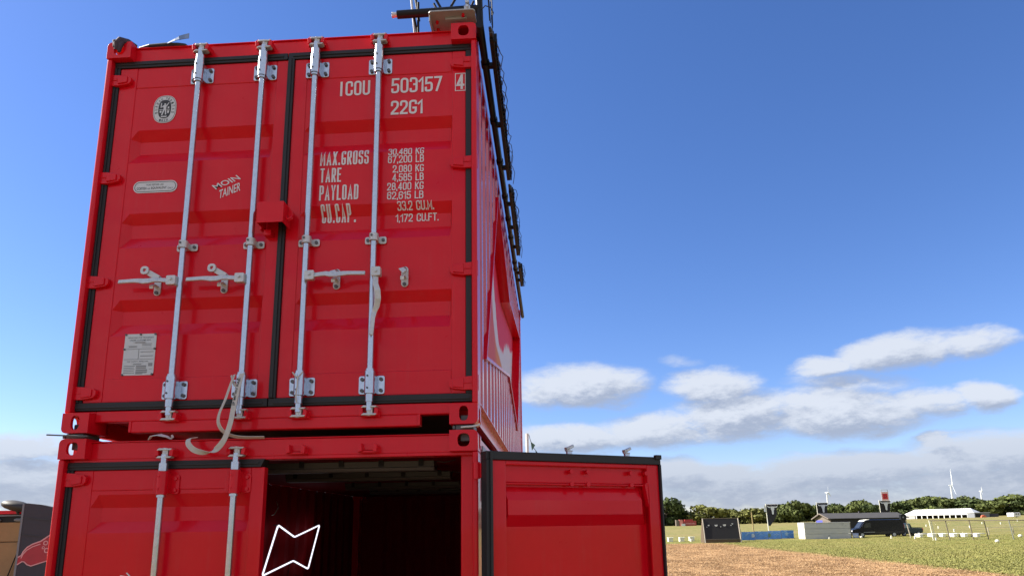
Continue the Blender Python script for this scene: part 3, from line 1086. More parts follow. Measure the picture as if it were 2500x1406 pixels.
# condensed block letters as strokes: each glyph is (width, list of lines); a line is (closed, [(x, y, corner radius)])
Q = 0.24
GLYPH = {
    '0': (.46, [(1, [(0, 0, Q), (1, 0, Q), (1, 1, Q), (0, 1, Q)])]),
    '1': (.20, [(0, [(-.2, .76, 0), (1, 1, 0), (1, 0, 0)])]),
    '2': (.46, [(0, [(0, .72, 0), (0, 1, Q), (1, 1, Q), (1, .58, .15), (0, .05, .0), (0, 0, 0), (1, 0, 0)])]),
    '3': (.46, [(0, [(0, .82, 0), (0, 1, Q), (1, 1, Q), (1, .54, .16), (.6, .54, 0)]), (0, [(.6, .54, 0), (1, .54, .16), (1, 0, Q), (0, 0, Q), (0, .18, 0)])]),
    '4': (.48, [(0, [(.72, 1, 0), (0, .26, 0), (1, .26, 0)]), (0, [(.74, 1, 0), (.74, 0, 0)])]),
    '5': (.46, [(0, [(1, 1, 0), (.08, 1, 0), (.04, .56, 0), (1, .62, .2), (1, 0, Q), (0, 0, Q), (0, .22, 0)])]),
    '6': (.46, [(0, [(1, .78, 0), (1, 1, Q), (0, 1, Q), (0, 0, Q), (1, 0, Q), (1, .58, .18), (0, .58, .1)])]),
    '7': (.46, [(0, [(0, 1, 0), (1, 1, 0), (.28, 0, 0)])]),
    '8': (.46, [(1, [(0, 0, .2), (1, 0, .2), (1, .53, .16), (0, .53, .16)]), (1, [(.05, .53, .16), (.95, .53, .16), (.95, 1, .18), (.05, 1, .18)])]),
    'A': (.52, [(0, [(0, 0, 0), (.5, 1, 0), (1, 0, 0)]), (0, [(.2, .28, 0), (.8, .28, 0)])]),
    'B': (.46, [(1, [(0, 0, 0), (1, 0, .2), (1, .53, .16), (0, .53, 0)]), (1, [(0, .53, 0), (.94, .53, .16), (.94, 1, .18), (0, 1, 0)])]),
    'C': (.46, [(0, [(1, .72, 0), (1, 1, Q), (0, 1, Q), (0, 0, Q), (1, 0, Q), (1, .28, 0)])]),
    'D': (.46, [(1, [(0, 0, 0), (1, 0, Q), (1, 1, Q), (0, 1, 0)])]),
    'E': (.40, [(0, [(1, 1, 0), (0, 1, 0), (0, 0, 0), (1, 0, 0)]), (0, [(0, .53, 0), (.85, .53, 0)])]),
    'F': (.40, [(0, [(1, 1, 0), (0, 1, 0), (0, 0, 0)]), (0, [(0, .53, 0), (.85, .53, 0)])]),
    'G': (.46, [(0, [(1, .80, 0), (1, 1, Q), (0, 1, Q), (0, 0, Q), (1, 0, Q), (1, .42, 0), (.62, .42, 0)])]),
    'I': (.04, [(0, [(.5, 0, 0), (.5, 1, 0)])]),
    'K': (.46, [(0, [(0, 0, 0), (0, 1, 0)]), (0, [(1, 1, 0), (.0, .42, 0)]), (0, [(.3, .58, 0), (1, 0, 0)])]),
    'L': (.40, [(0, [(0, 1, 0), (0, 0, 0), (1, 0, 0)])]),
    'M': (.58, [(0, [(0, 0, 0), (0, 1, 0), (.5, .25, 0), (1, 1, 0), (1, 0, 0)])]),
    'O': (.46, [(1, [(0, 0, Q), (1, 0, Q), (1, 1, Q), (0, 1, Q)])]),
    'P': (.46, [(0, [(0, 0, 0), (0, 1, 0), (1, 1, .2), (1, .45, .2), (0, .45, 0)])]),
    'R': (.46, [(0, [(0, 0, 0), (0, 1, 0), (1, 1, .2), (1, .47, .2), (0, .47, 0)]), (0, [(.5, .47, 0), (1, 0, 0)])]),
    'S': (.46, [(0, [(1, .76, 0), (1, 1, Q), (0, 1, Q), (0, .53, .2), (1, .50, .2), (1, 0, Q), (0, 0, Q), (0, .24, 0)])]),
    'T': (.44, [(0, [(0, 1, 0), (1, 1, 0)]), (0, [(.5, 1, 0), (.5, 0, 0)])]),
    'U': (.46, [(0, [(0, 1, 0), (0, 0, Q), (1, 0, Q), (1, 1, 0)])]),
    'X': (.48, [(0, [(0, 0, 0), (1, 1, 0)]), (0, [(0, 1, 0), (1, 0, 0)])]),
    'Y': (.48, [(0, [(0, 1, 0), (.5, .45, 0), (1, 1, 0)]), (0, [(.5, .45, 0), (.5, 0, 0)])]),
    '.': (.02, [(0, [(.5, 0, 0), (.5, .06, 0)])]),
    ',': (.02, [(0, [(.5, .06, 0), (.2, -.12, 0)])]),
    ' ': (.22, []),
}


def block(mb, text, x0, x1, z0, z1, th, gap=0.085):
    """set a line of block letters into the given box; th is the stroke width"""
    hh = z1 - z0 - th
    nat = sum(GLYPH[c][0] for c in text) * hh
    pads = len(text) * th + (len(text) - 1) * gap * hh
    k = max(0.25, (x1 - x0 - pads) / nat)
    x = x0 + th / 2
    for c in text:
        zst = [0.0]
        wd, lines = GLYPH[c]
        wd = wd * hh * k
        for closed, pts in lines:
            P = [Vector((x + px * wd, z0 + th / 2 + pz * hh)) for px, pz, r in pts]
            out = []
            n_ = len(P)
            for i in range(n_):
                r = pts[i][2] * hh
                if r == 0 or (not closed and i in (0, n_ - 1)):
                    out.append(P[i])
                    continue
                a, b, c_ = P[i - 1], P[i], P[(i + 1) % n_]
                r = min(r, (a - b).length * 0.5, (c_ - b).length * 0.5)
                p0, p1 = b + (a - b).normalized() * r, b + (c_ - b).normalized() * r
                for q in range(6):
                    u_ = q / 5
                    out.append(p0 * (1 - u_) ** 2 + b * 2 * u_ * (1 - u_) + p1 * u_ * u_)
            if not closed:
                out[0] = out[0] + (out[0] - out[1]).normalized() * th * 0.5 if c not in 'AMXK47' or True else out[0]
                out[-1] = out[-1] + (out[-1] - out[-2]).normalized() * th * 0.5
            n_ = len(out)
            vs = []
            zst[0] += 0.0003
            for i in range(n_):
                yo = -zst[0] - 0.00003 * i
                pa = out[i - 1] if (closed or i) else out[i]
                pc = out[(i + 1) % n_] if (closed or i < n_ - 1) else out[i]
                d1 = (out[i] - pa).normalized() if (out[i] - pa).length > 1e-9 else (pc - out[i]).normalized()
                d2 = (pc - out[i]).normalized() if (pc - out[i]).length > 1e-9 else d1
                n1, n2 = Vector((-d1.y, d1.x)), Vector((-d2.y, d2.x))
                m_ = (n1 + n2)
                m_ = m_.normalized() if m_.length > 1e-6 else n1
                k_ = min(1.8, 1.0 / max(0.3, m_.dot(n1)))
                vs += [(out[i].x + m_.x * th / 2 * k_, yo, out[i].y + m_.y * th / 2 * k_), (out[i].x - m_.x * th / 2 * k_, yo, out[i].y - m_.y * th / 2 * k_)]
            fs = [(2 * i, 2 * i + 1, 2 * ((i + 1) % n_) + 1, 2 * ((i + 1) % n_)) for i in range(n_ if closed else n_ - 1)]
            mb.add(vs, fs)
        x += wd + th + gap * hh
    return mb


def lab(items, parent, th, material=WHITE):
    for text, xa, xb, za, zb in items:
        m = block(MB(), text, xa, xb, za - UZ, zb - UZ, th)
        drape(m, lvu, fdu, 0.003)
        m.fit(UZ).build('lettering', material, parent)


lab([('I', -0.877, -0.861, 4.752, 4.855), ('COU', -0.842, -0.683, 4.752, 4.856), ('503157', -0.546, -0.221, 4.753, 4.860), ('22G1', -0.546, -0.343, 4.602, 4.700)], udr, 0.0138)
lab([('MAX.GROSS', -0.985, -0.677, 4.271, 4.371), ('TARE', -0.980, -0.848, 4.157, 4.253), ('PAYLOAD', -0.981, -0.736, 4.036, 4.137), ('CU.CAP', -0.971, -0.785, 3.905, 4.011)], udr, 0.0108)
m = block(MB(), '.', -0.772, -0.756, 3.905, 3.905 + 0.10, 0.0122)
drape(m.shift(0, 0, -UZ), lvu, fdu, 0.003)
m.fit(UZ).build('lettering', WHITE, udr)
lab([('30,480 KG', -0.555, -0.331, 4.322, 4.371), ('67,200 LB', -0.556, -0.331, 4.267, 4.318), ('2,080 KG', -0.525, -0.331, 4.203, 4.252),
     ('4,585 LB', -0.526, -0.331, 4.144, 4.195), ('28,400 KG', -0.557, -0.331, 4.084, 4.135), ('62,615 LB', -0.556, -0.331, 4.024, 4.075),
     ('33.2 CU.M.', -0.494, -0.268, 3.961, 4.010), ('1,172 CU.FT.', -0.509, -0.243, 3.893, 3.945)], udr, 0.0066)
# check digit in its frame lies on the stile, 5 mm further out
m = block(MB(), '4', -0.129, -0.078, 4.755 - UZ, 4.860 - UZ, 0.0150)
m.v = [(x, 0.0275 + y, z) for x, y, z in m.v]
m.fit(UZ).build('lettering', WHITE, udr)
m = MB().ring([(-0.138, 4.744 - UZ), (-0.069, 4.744 - UZ), (-0.069, 4.870 - UZ), (-0.138, 4.870 - UZ)], [(-0.133, 4.749 - UZ), (-0.074, 4.749 - UZ), (-0.074, 4.865 - UZ), (-0.133, 4.865 - UZ)], 'xz', 0.0275, 0.0290)
m.fit(UZ).build('digit_frame', WHITE, udr)


def mointainer(dx, dz, parent, y):
    for text, bl, br, tl in (('MOIN', (-1.641, 4.142), (-1.485, 4.207), (-1.672, 4.171)), ('TAINER', (-1.619, 4.078), (-1.485, 4.129), (-1.619, 4.136))):
        o = Vector((bl[0] + dx, y, bl[1] + dz))
        write(MB(), text, o, (br[0] - bl[0], 0, br[1] - bl[1]), (tl[0] - bl[0], 0, tl[1] - bl[1]), 0.014).fit(UZ if parent == udl else 0.0).build('lettering', WHITE, parent)


mointainer(0, -UZ, udl, 0.032)
mointainer(-0.458, -2.398, ldl, 0.032)

# round approval seal
m = MB()
CX, CZ = -2.025, 4.723 - UZ


def oval(rx, rz, k=40, p=2.2):
    return around(CX, CZ, rx, rz, 'slot', [2 * math.pi * i / k for i in range(k)])


seal = MB().prism(oval(0.076, 0.098), 'xz', 0.0310, 0.0335).fit(UZ).build('decal', DECAL, udl)
m = MB().prism(oval(0.042, 0.066), 'xz', 0.0300, 0.0309)
m.ring(oval(0.0715, 0.0935), oval(0.0698, 0.0918), 'xz', 0.0300, 0.0309)
arc = 'BUREAU VERITAS'
for i, ch in enumerate(arc):
    if ch == ' ':
        continue
    a = R(198 - 216 * i / (len(arc) - 1))
    ctr = Vector((CX + 0.057 * math.cos(a), 0.0302, CZ + 0.080 * math.sin(a)))
    upv = Vector((math.cos(a), 0, math.sin(a) * 1.1)).normalized()
    rt = Vector((upv.z, 0, -upv.x))
    write(m, ch, ctr - rt * 0.0055 - upv * 0.0085, rt * 0.011, upv * 0.017, 0.01)
for i, ch in enumerate('1828'):
    write(m, ch, (CX - 0.030 + 0.0155 * i, 0.0302, CZ - 0.0895 + 0.003 * abs(i - 1.5)), (0.011, 0, 0), (0, 0, 0.015), 0.01)
m.fit(UZ).build('decal_print', INK, udl)
f = MB()
for pl in ([(-.004, .040), (.006, .040), (.008, .030), (-.005, .030)], [(-.010, .028), (.012, .028), (.010, .002), (-.006, -.004)],
           [(.010, .026), (.024, .048), (.028, .045), (.014, .020)], [(-.010, .026), (-.022, .014), (-.020, .044), (-.026, .044), (-.028, .010), (-.006, .016)],
           [(-.008, .000), (.002, -.002), (-.012, -.044), (-.020, -.044)], [(.002, -.002), (.010, .002), (.014, -.040), (.006, -.040)],
           [(-.034, -.002), (-.012, -.002), (-.012, -.006), (-.034, -.006)], [(.014, -.002), (.034, -.002), (.034, -.006), (.014, -.006)],
           [(-.032, -.012), (-.018, -.012), (-.020, -.026), (-.030, -.026)], [(.018, -.012), (.032, -.012), (.030, -.030), (.020, -.030)],
           [(-.022, -.050), (.020, -.050), (.016, -.058), (-.018, -.058)], [(.020, .016), (.030, .016), (.030, .004), (.020, .004)]):
    f.prism([(CX + a, CZ + b) for a, b in pl], 'xz', 0.0290, 0.0299)
f.fit(UZ).build('decal_print', DECAL, udl)

# steel grade decal
cx, cz = -2.037, 4.180 - UZ
dec = MB().prism(rrect(cx - 0.142, cx + 0.142, cz - 0.040, cz + 0.040, 0.0395, 8), 'xz', 0.0315, 0.0338).fit(UZ).build('decal', DECAL, udl)
m = MB().ring(rrect(cx - 0.134, cx + 0.134, cz - 0.033, cz + 0.033, 0.0325, 8), rrect(cx - 0.131, cx + 0.131, cz - 0.030, cz + 0.030, 0.0295, 8), 'xz', 0.0305, 0.0314)
write(m, 'FOR REPAIR USE', (cx - 0.056, 0.0308, cz + 0.008), (0.110, 0, 0), (0, 0, 0.012), 0.0)
write(m, 'CORTEN', (cx - 0.118, 0.0308, cz - 0.019), (0.062, 0, 0), (0, 0, 0.018), 0.012)
write(m, 'OR', (cx - 0.048, 0.0308, cz - 0.018), (0.016, 0, 0), (0, 0, 0.011), 0.0)
write(m, 'EQUIVALENT', (cx - 0.025, 0.0308, cz - 0.019), (0.100, 0, 0), (0, 0, 0.018), 0.012)
write(m, 'ONLY', (cx + 0.083, 0.0308, cz - 0.018), (0.034, 0, 0), (0, 0, 0.011), 0.0)
m.fit(UZ).build('decal_print', INK, udl)

# approval plate riveted on the left leaf
xa, xb, za, zb = -2.128, -1.934, 2.965 - UZ, 3.219 - UZ
pm, c = MB(), 0.010
pm.prism([(xa + c, za), (xb - c, za), (xb, za + c), (xb, zb - c), (xb - c, zb), (xa + c, zb), (xa, zb - c), (xa, za + c)], 'xz', 0.0312, 0.0340)
plate = pm.fit(UZ).build('approval_plate', PLATE, udl)
MB().prism([(xa - 0.006, za - 0.006), (xb + 0.006, za - 0.006), (xb + 0.006, zb + 0.006), (xa - 0.006, zb + 0.006)], 'xz', 0.0341, 0.0348).fit(UZ).build('plate_backing', RED, udl)
m = MB()
wd = xb - xa


def line(a, b, z, h):
    m.box(xa + wd * a, xa + wd * b, 0.0304, 0.0311, zb - (zb - za) * z - h, zb - (zb - za) * z)


def txt(s, a, b, z, h):
    write(m, s, (xa + wd * a, 0.0308, zb - (zb - za) * z - h), (wd * (b - a), 0, 0), (0, 0, h), 0.006)


txt('APPROVED FOR TRANSPORT', 0.10, 0.92, 0.075, 0.0085)
txt('UNDER CUSTOMS SEAL', 0.16, 0.84, 0.135, 0.0085)
txt('CSC SAFETY APPROVAL', 0.14, 0.82, 0.655, 0.0075)
for k in range(5):
    line(0.05, 0.40 - 0.02 * (k % 2), 0.77 + 0.042 * k, 0.0022)
m.fit(UZ).build('plate_print', INK, udl)
m = MB()
for a, b, z, h in ((0.03, 0.97, 0.362, 0.003), (0.03, 0.97, 0.610, 0.003), (0.47, 0.49, 0.375, 0.058), (0.28, 0.70, 0.185, 0.0012), (0.28, 0.70, 0.222, 0.0012), (0.34, 0.66, 0.198, 0.005),
                   (0.12, 0.42, 0.285, 0.0012), (0.12, 0.42, 0.325, 0.0012), (0.15, 0.40, 0.300, 0.005), (0.56, 0.88, 0.235, 0.004), (0.56, 0.86, 0.270, 0.004), (0.56, 0.86, 0.320, 0.0012),
                   (0.54, 0.95, 0.430, 0.0045), (0.54, 0.95, 0.530, 0.0045), (0.26, 0.66, 0.715, 0.0012), (0.34, 0.60, 0.728, 0.005), (0.44, 0.76, 0.765, 0.010), (0.44, 0.76, 0.815, 0.008),
                   (0.44, 0.80, 0.862, 0.010), (0.44, 0.80, 0.912, 0.010), (0.44, 0.66, 0.950, 0.006), (0.82, 0.95, 0.710, 0.020), (0.85, 0.95, 0.850, 0.003)):
    line(a, b, z, h)
m.fit(UZ).build('plate_print', GREYINK, udl)
m = MB()
for x, z in ((xa + 0.006, zb - 0.004), ((xa + xb) / 2, zb - 0.004), (xb - 0.006, zb - 0.004), (xa + 0.004, za + (zb - za) * 0.63), (xb - 0.004, za + (zb - za) * 0.63), (xa + 0.006, za + 0.004), (xb - 0.006, za + 0.004)):
    m.tube([(x, 0.026, z), (x, 0.0345, z)], 0.0065, 8)
tag(m.fit(UZ).build('rivets', BOLT, udl), kind='stuff')

# hood over the padlock hasp, across the seam
m = MB()
zb_, zt_ = 3.842 - UZ, 3.975 - UZ
m.box(-1.305, -1.145, -0.105, -0.100, zb_, zt_)
m.box(-1.305, -1.300, -0.100, 0.030, zb_, zt_)
m.box(-1.150, -1.145, -0.100, 0.014, zb_, zt_)
m.box(-1.300, -1.150, -0.100, 0.030, zt_ - 0.006, zt_ - 0.001)
m.box(-1.315, -1.306, -0.03, 0.030, zb_ - 0.01, zt_ + 0.006)
m.box(-1.295, -1.250, -0.02, 0.030, zb_ - 0.042, zb_ - 0.006)
m.prism([(-1.140, zb_ + 0.03), (-1.112, zb_ + 0.045), (-1.112, zb_ + 0.085), (-1.140, zt_)], 'xz', -0.040, -0.030)
m.tube([(-1.136, -0.07, zb_ + 0.05), (-1.134, -0.085, zb_ + 0.03), (-1.120, -0.09, zb_ + 0.022), (-1.106, -0.085, zb_ + 0.032), (-1.104, -0.07, zb_ + 0.05)], 0.005, 8)
m.fit(UZ).build('lock_hood', RED, udl, 0.003)

# inner side of the open leaf: bolt heads of the rod guides, locating ribs
m = MB()
for x in (-1.027, -0.617):
    for s in (-1, 1):
        for z in (2.285, 2.355):
            m.tube([(x + s * 0.055 - 0.006, 0.050 + 0.012, z), (x + s * 0.055 - 0.006, 0.074 + 0.012, z)], 0.013, 8)
tag(m.fit(0.0).shift(0.022, 0.012).build('bolts', RED, ldr), kind='stuff')
m = MB().prism([(-1.105, 2.29), (-1.095, 2.29), (-1.095, 0.33), (-1.105, 0.33)], 'xz', 0.047, 0.092)
m.prism([(-1.095, 2.285), (-1.070, 2.285), (-1.092, 2.16)], 'xz', 0.055, 0.088)
m.fit(0.0).shift(0.022, 0.012).build('stiffener', RED, ldr)

# ------------------------------------------------------------------ things on and in the containers
for (x, y, s, lb) in ((-W + 0.075, 0.09, -1, 'dark twistlock with a lever sticking out left between the stacked containers'),
                      (-0.075, 0.09, 1, 'rusty twistlock with a short lever at the right end of the gap between the containers')):
    t = empty('twistlock', (x, y, H), lb, 'twistlock', 'twistlocks between the stacked containers')
    m = MB().box(-0.055, 0.050, -0.070, 0.08, 0.001, 0.032)
    m.box(-0.070, -0.056, -0.078, 0.0, 0.004, 0.028)
    m.box(-0.03, 0.03, -0.045, 0.045, -0.06, 0.001)
    m.box(-0.03, 0.03, -0.045, 0.045, 0.032, 0.09)
    m.build('body', BOLT, t, 0.004)
    lv = MB()
    if s < 0:
        lv.strip([(0.10, -0.094, 0.012), (-0.02, -0.100, 0.017), (-0.14, -0.105, 0.024)], (0, 1, 0.1), 0.022, 0.009)
    else:
        lv.strip([(-0.02, -0.088, 0.014), (0.05, -0.094, 0.017), (0.088, -0.090, 0.026)], (0, 1, 0.1), 0.022, 0.010)
    lv.build('lever', BOLT if s < 0 else CAST, t, 0.002)

# webbing strap with printed owner's mark, hung on the second rod from the left
st = empty('webbing_strap', (-1.37, -0.06, 2.95), 'pale grey webbing strap with dark printing hanging in a loop from a lock rod', 'strap')


def ribbon(pts, wdir, w_):
    """smooth a polyline and sweep the webbing along it"""
    P = [Vector(q) for q in pts]
    out = []
    for i in range(len(P) - 1):
        a, b, c, d_ = P[max(i - 1, 0)], P[i], P[i + 1], P[min(i + 2, len(P) - 1)]
        for k in range(6):
            q = k / 6
            out.append(0.5 * ((2 * b) + (c - a) * q + (2 * a - 5 * b + 4 * c - d_) * q * q + (3 * b - a - 3 * c + d_) * q ** 3))
    out.append(P[-1])
    out = [v - Vector((-1.37, -0.06, 2.95)) for v in out]
    return MB().strip(out, wdir, w_, 0.003)


ribbon([(-1.395, -0.060, 2.930), (-1.408, -0.075, 2.860), (-1.428, -0.080, 2.780), (-1.458, -0.075, 2.705), (-1.462, -0.070, 2.650), (-1.438, -0.055, 2.605), (-1.392, -0.030, 2.581), (-1.330, -0.010, 2.574), (-1.230, 0.02, 2.576)], (0.75, -0.6, 0.25), 0.032).build('strap_loop', WEB, st)
ribbon([(-1.346, -0.066, 2.935), (-1.352, -0.080, 2.880), (-1.362, -0.088, 2.800), (-1.372, -0.092, 2.720), (-1.378, -0.095, 2.660), (-1.395, -0.090, 2.600), (-1.425, -0.075, 2.545), (-1.480, -0.050, 2.502), (-1.545, -0.045, 2.490), (-1.605, -0.040, 2.505), (-1.648, -0.030, 2.540), (-1.655, -0.015, 2.572), (-1.630, 0.02, 2.582)], (1, -0.30, 0.15), 0.034).build('strap_tail', WEB, st)
ribbon([(-1.412, -0.062, 2.925), (-1.390, -0.072, 2.880), (-1.374, -0.074, 2.862), (-1.358, -0.072, 2.885), (-1.345, -0.064, 2.930)], (0.2, -0.3, 1), 0.014).build('strap_knot', WEB, st)
m = MB()
bl, tl = Vector((-1.3585, -0.0950, 2.742)), Vector((-1.3400, -0.0800, 2.905))
ax = tl - bl
write(m, 'JP MOIN BAR', bl - Vector((-1.37, -0.06, 2.95)), ax, Vector((-0.022, -0.0005, 0.002)), 0.016)
m.build('print', INK, st)

# thin cord ends below the third rod
cd = MB()
cd.tube([(-1.058, -0.052, 2.937), (-1.040, -0.056, 2.915), (-1.026, -0.056, 2.905), (-1.012, -0.056, 2.918), (-0.998, -0.052, 2.937)], 0.004, 6)
cd.tube([(-1.026, -0.056, 2.905), (-1.022, -0.060, 2.86), (-1.030, -0.058, 2.80), (-1.024, -0.055, 2.76)], 0.004, 6)
tag(cd.build('cord', WEB), 'thin pale cord knotted round the bottom of the third lock rod', 'cord')

sc_ = MB()
sc_.strip([(-1.91, 0.015, 2.578), (-1.89, 0.005, 2.598), (-1.85, 0.01, 2.604), (-1.80, 0.008, 2.592), (-1.785, 0.02, 2.580)], (0, 1, 0.3), [0.02, 0.04, 0.05, 0.03, 0.01], 0.003)
sc_.strip([(-1.775, 0.015, 2.578), (-1.77, 0.006, 2.60), (-1.765, 0.012, 2.585)], (0, 1, 0.2), 0.015, 0.003)
tag(sc_.build('plastic_scrap', DECAL), 'crumpled white plastic scrap caught in the gap between the containers', 'litter')

# dark cloth stuffed through the top left corner block, tarpaulin and tape beside it
cl = MB()
rnd = random.Random(3)
TOPZ = UZ + H
pts = [(-2.365, -0.008, TOPZ - 0.062), (-2.360, -0.020, TOPZ - 0.030), (-2.345, -0.012, TOPZ + 0.000), (-2.315, 0.02, TOPZ + 0.010), (-2.280, 0.06, TOPZ + 0.006)]
cl.tube(pts, [0.018, 0.023, 0.025, 0.022, 0.012], 9)
cl.tube([(-2.378, -0.014, TOPZ - 0.05), (-2.376, -0.020, TOPZ - 0.014), (-2.352, 0.0, TOPZ + 0.014)], [0.012, 0.018, 0.011], 8)
cl.tube([(-2.350, -0.008, TOPZ - 0.080), (-2.340, -0.018, TOPZ - 0.036), (-2.328, -0.004, TOPZ + 0.008)], [0.010, 0.017, 0.013], 8)
tag(cl.build('knotted_cloth', CLOTH), 'dark violet cloth knotted through the top left corner block', 'cloth')
tp = MB()
tp.strip([(-2.27, 0.10, TOPZ + 0.010), (-2.18, 0.08, TOPZ + 0.006), (-2.05, 0.07, TOPZ + 0.002), (-1.98, 0.065, TOPZ - 0.002), (-1.93, 0.06, TOPZ - 0.010)], (0, 1, 0.15), [0.06, 0.08, 0.08, 0.06, 0.04], 0.018)
tag(tp.build('tarpaulin_roll', TARP, None, 0.008), 'dark rolled tarpaulin edge lying on the roof behind the top left corner', 'tarpaulin')
bt = MB()
bt.strip([(-2.05, 0.03, TOPZ - 0.004), (-1.995, 0.02, TOPZ + 0.010), (-1.968, 0.02, TOPZ + 0.022)], (0.2, 0.3, 1), [0.012, 0.026, 0.034], 0.003)
bt.strip([(-1.968, 0.018, TOPZ + 0.020), (-1.930, 0.02, TOPZ + 0.030), (-1.902, 0.02, TOPZ + 0.034)], (-0.2, 0.2, 1), [0.036, 0.042, 0.046], 0.003)
tag(bt.build('tape_end', BLUE), 'stiff pale blue tape end sticking up above the roof edge', 'tape')

# truss on the roof
PX, PZ = 0.030, TOPZ - 0.070
ts = empty('lighting_truss', (-0.27, 0.10, TOPZ), 'black lighting truss with clamps lying on the right roof edge', 'truss')


def tz(m):
    return m.shift(0.27, -0.10, -TOPZ)


ZP = TOPZ + 0.175
tz(MB().tube([(-0.535, 0.10, ZP - 0.004), (0.012, 0.10, ZP + 0.004)], 0.0265, 16)).build('truss_chord', BLACKM, ts)
tz(MB().tube([(-0.535, 0.40, ZP - 0.004), (0.012, 0.40, ZP + 0.004)], 0.0265, 16)).build('truss_chord', BLACKM, ts)
tz(MB().tube([(-0.535, 0.10, ZP + 0.33), (0.02, 0.10, ZP + 0.34)], 0.0265, 16)).build('truss_chord', BLACKM, ts)
tz(MB().tube([(PX, -0.06, PZ), (PX, L - 0.02, PZ)], 0.0245, 16)).build('truss_chord', BLACKM, ts)
tz(MB().tube([(0.018, 0.10, TOPZ - 0.05), (0.0, 0.10, ZP + 0.42)], 0.024, 14)).build('truss_upright', BLACKM, ts)
sp = MB().tube([(-0.570, 0.10, ZP - 0.004), (-0.535, 0.10, ZP - 0.004)], 0.017, 12)
sp.box(-0.572, -0.556, 0.088, 0.112, ZP - 0.020, ZP + 0.012)
tz(sp).build('truss_spigot', CAST, ts, 0.003)
br = MB()
for a, b in (((-0.470, 0.14, ZP + 0.33), (-0.440, 0.30, TOPZ + 0.0)), ((-0.45, 0.12, ZP + 0.33), (-0.400, 0.16, ZP - 0.01)), ((-0.43, 0.14, ZP), (-0.405, 0.26, TOPZ)), ((-0.40, 0.12, ZP + 0.1), (-0.412, 0.2, TOPZ)),
             ((-0.385, 0.12, ZP + 0.33), (-0.225, 0.12, ZP)), ((-0.345, 0.40, ZP + 0.33), (-0.20, 0.40, ZP)), ((-0.04, 0.12, ZP + 0.33), (-0.205, 0.12, ZP)), ((-0.06, 0.40, ZP + 0.33), (-0.19, 0.40, ZP)),
             ((-0.26, 0.13, ZP - 0.02), (-0.36, 0.25, TOPZ)), ((-0.24, 0.13, ZP - 0.02), (-0.345, 0.25, TOPZ))):
    tz(MB().tube([a, b], 0.0085, 8)).build('brace', BLACKM if b[0] > -0.44 else SATIN, ts)
pb = MB().prism(rrect(-0.300, -0.002, -0.055, 0.16, 0.022, 5), 'xy', TOPZ + 0.045, TOPZ + 0.055)
pb.box(-0.298, -0.290, -0.03, 0.15, TOPZ + 0.0, TOPZ + 0.045)
pb.box(-0.20, -0.06, 0.0, 0.02, TOPZ + 0.030, TOPZ + 0.045)
bp = tz(pb).build('base_plate', GREYPL, ts, 0.002)
kk = MB()
for x, y in ((-0.255, 0.03), (-0.26, 0.10), (-0.08, -0.02)):
    kk.tube([(x, y, TOPZ + 0.028), (x, y, TOPZ + 0.0445)], 0.010, 8)
tag(tz(kk).build('bolts', RED, ts), kind='stuff')
ck = MB().tube([(-0.085, 0.10, ZP + 0.001), (-0.045, 0.10, ZP + 0.001)], 0.033, 16)
ck.box(-0.085, -0.045, 0.066, 0.10, TOPZ + 0.055, ZP)
ck.box(-0.078, -0.052, 0.060, 0.14, ZP + 0.028, ZP + 0.050)
ck.tube([(-0.065, 0.055, ZP), (-0.065, 0.066, ZP)], 0.010, 8)
tz(ck).build('pipe_clamp', SATIN, ts, 0.003)

# light bars hung outside the pipe
for i, (ya, yb, lb) in enumerate(((0.00, 1.75, 'long black light bar on brackets nearest the front, along the roof edge'),
                                  (1.90, 3.32, 'second black light bar along the roof edge, behind the nearest one'),
                                  (3.60, 4.22, 'short black light bar farthest along the roof edge'))):
    b = empty('light_bar', (0.088, ya, 5.135 - 0.035 * ya), lb, 'light bar', 'black light bars along the roof edge')
    ln = yb - ya
    b.rotation_euler = (R(-2.0), 0, 0)
    MB().box(-0.006, 0.024, 0.03, ln - 0.02, -0.035, 0.035).build('housing', BLACKM, b, 0.004)
    fin = MB()
    rnd = random.Random(i)
    for k in range(int(ln / 0.045)):
        y = 0.05 + 0.045 * k
        fin.box(0.025, 0.032 + 0.010 * rnd.random(), y, y + 0.018, -0.030, 0.030)
    fin.build('fins', BLACKM, b)
    for y in (0.30, ln * 0.55, ln - 0.18) if ln > 1 else (0.25, ln - 0.15):
        dzp = PZ - (5.135 - 0.035 * (ya + y))
        k = MB().box(-0.040, 0.0, y, y + 0.030, -0.012, 0.022)
        k.tube([(-0.058, y - 0.01, dzp), (-0.058, y + 0.04, dzp)], 0.031, 12)
        tag(k.build('bracket', BLACKM, b, 0.002), kind='stuff')
    pg = MB().box(-0.004, 0.020, -0.01, 0.029, -0.02, 0.018)
    pg.tube([(0.004, -0.01, 0.0), (0.004, -0.03, 0.01)], 0.010, 8)
    pg.build('plug', LAMPM, b, 0.002)
    lo = MB()
    for k in range(int(ln / 0.16)):
        y = 0.08 + 0.16 * k + rnd.uniform(-0.03, 0.03)
        a = rnd.uniform(0.10, 0.17)
        sgn = rnd.choice((-1, 1))
        lo.tube([(0.030, y, 0.02), (0.050 + 0.01 * rnd.random(), y + a * 0.4, 0.03 * sgn), (0.058 + 0.012 * rnd.random(), y + a * 0.8, 0.01 * sgn), (0.045, y + a * 1.4, -0.04)], 0.0028, 5)
        if rnd.random() < 0.6:
            lo.strip([(0.034, y, 0.0), (0.046, y + 0.04, -0.01), (0.044, y + 0.09, -0.02)], (0, 0.3, 1), 0.02, 0.003)
    lo.build('cable_ties', TARP if i else LAMPM, b)
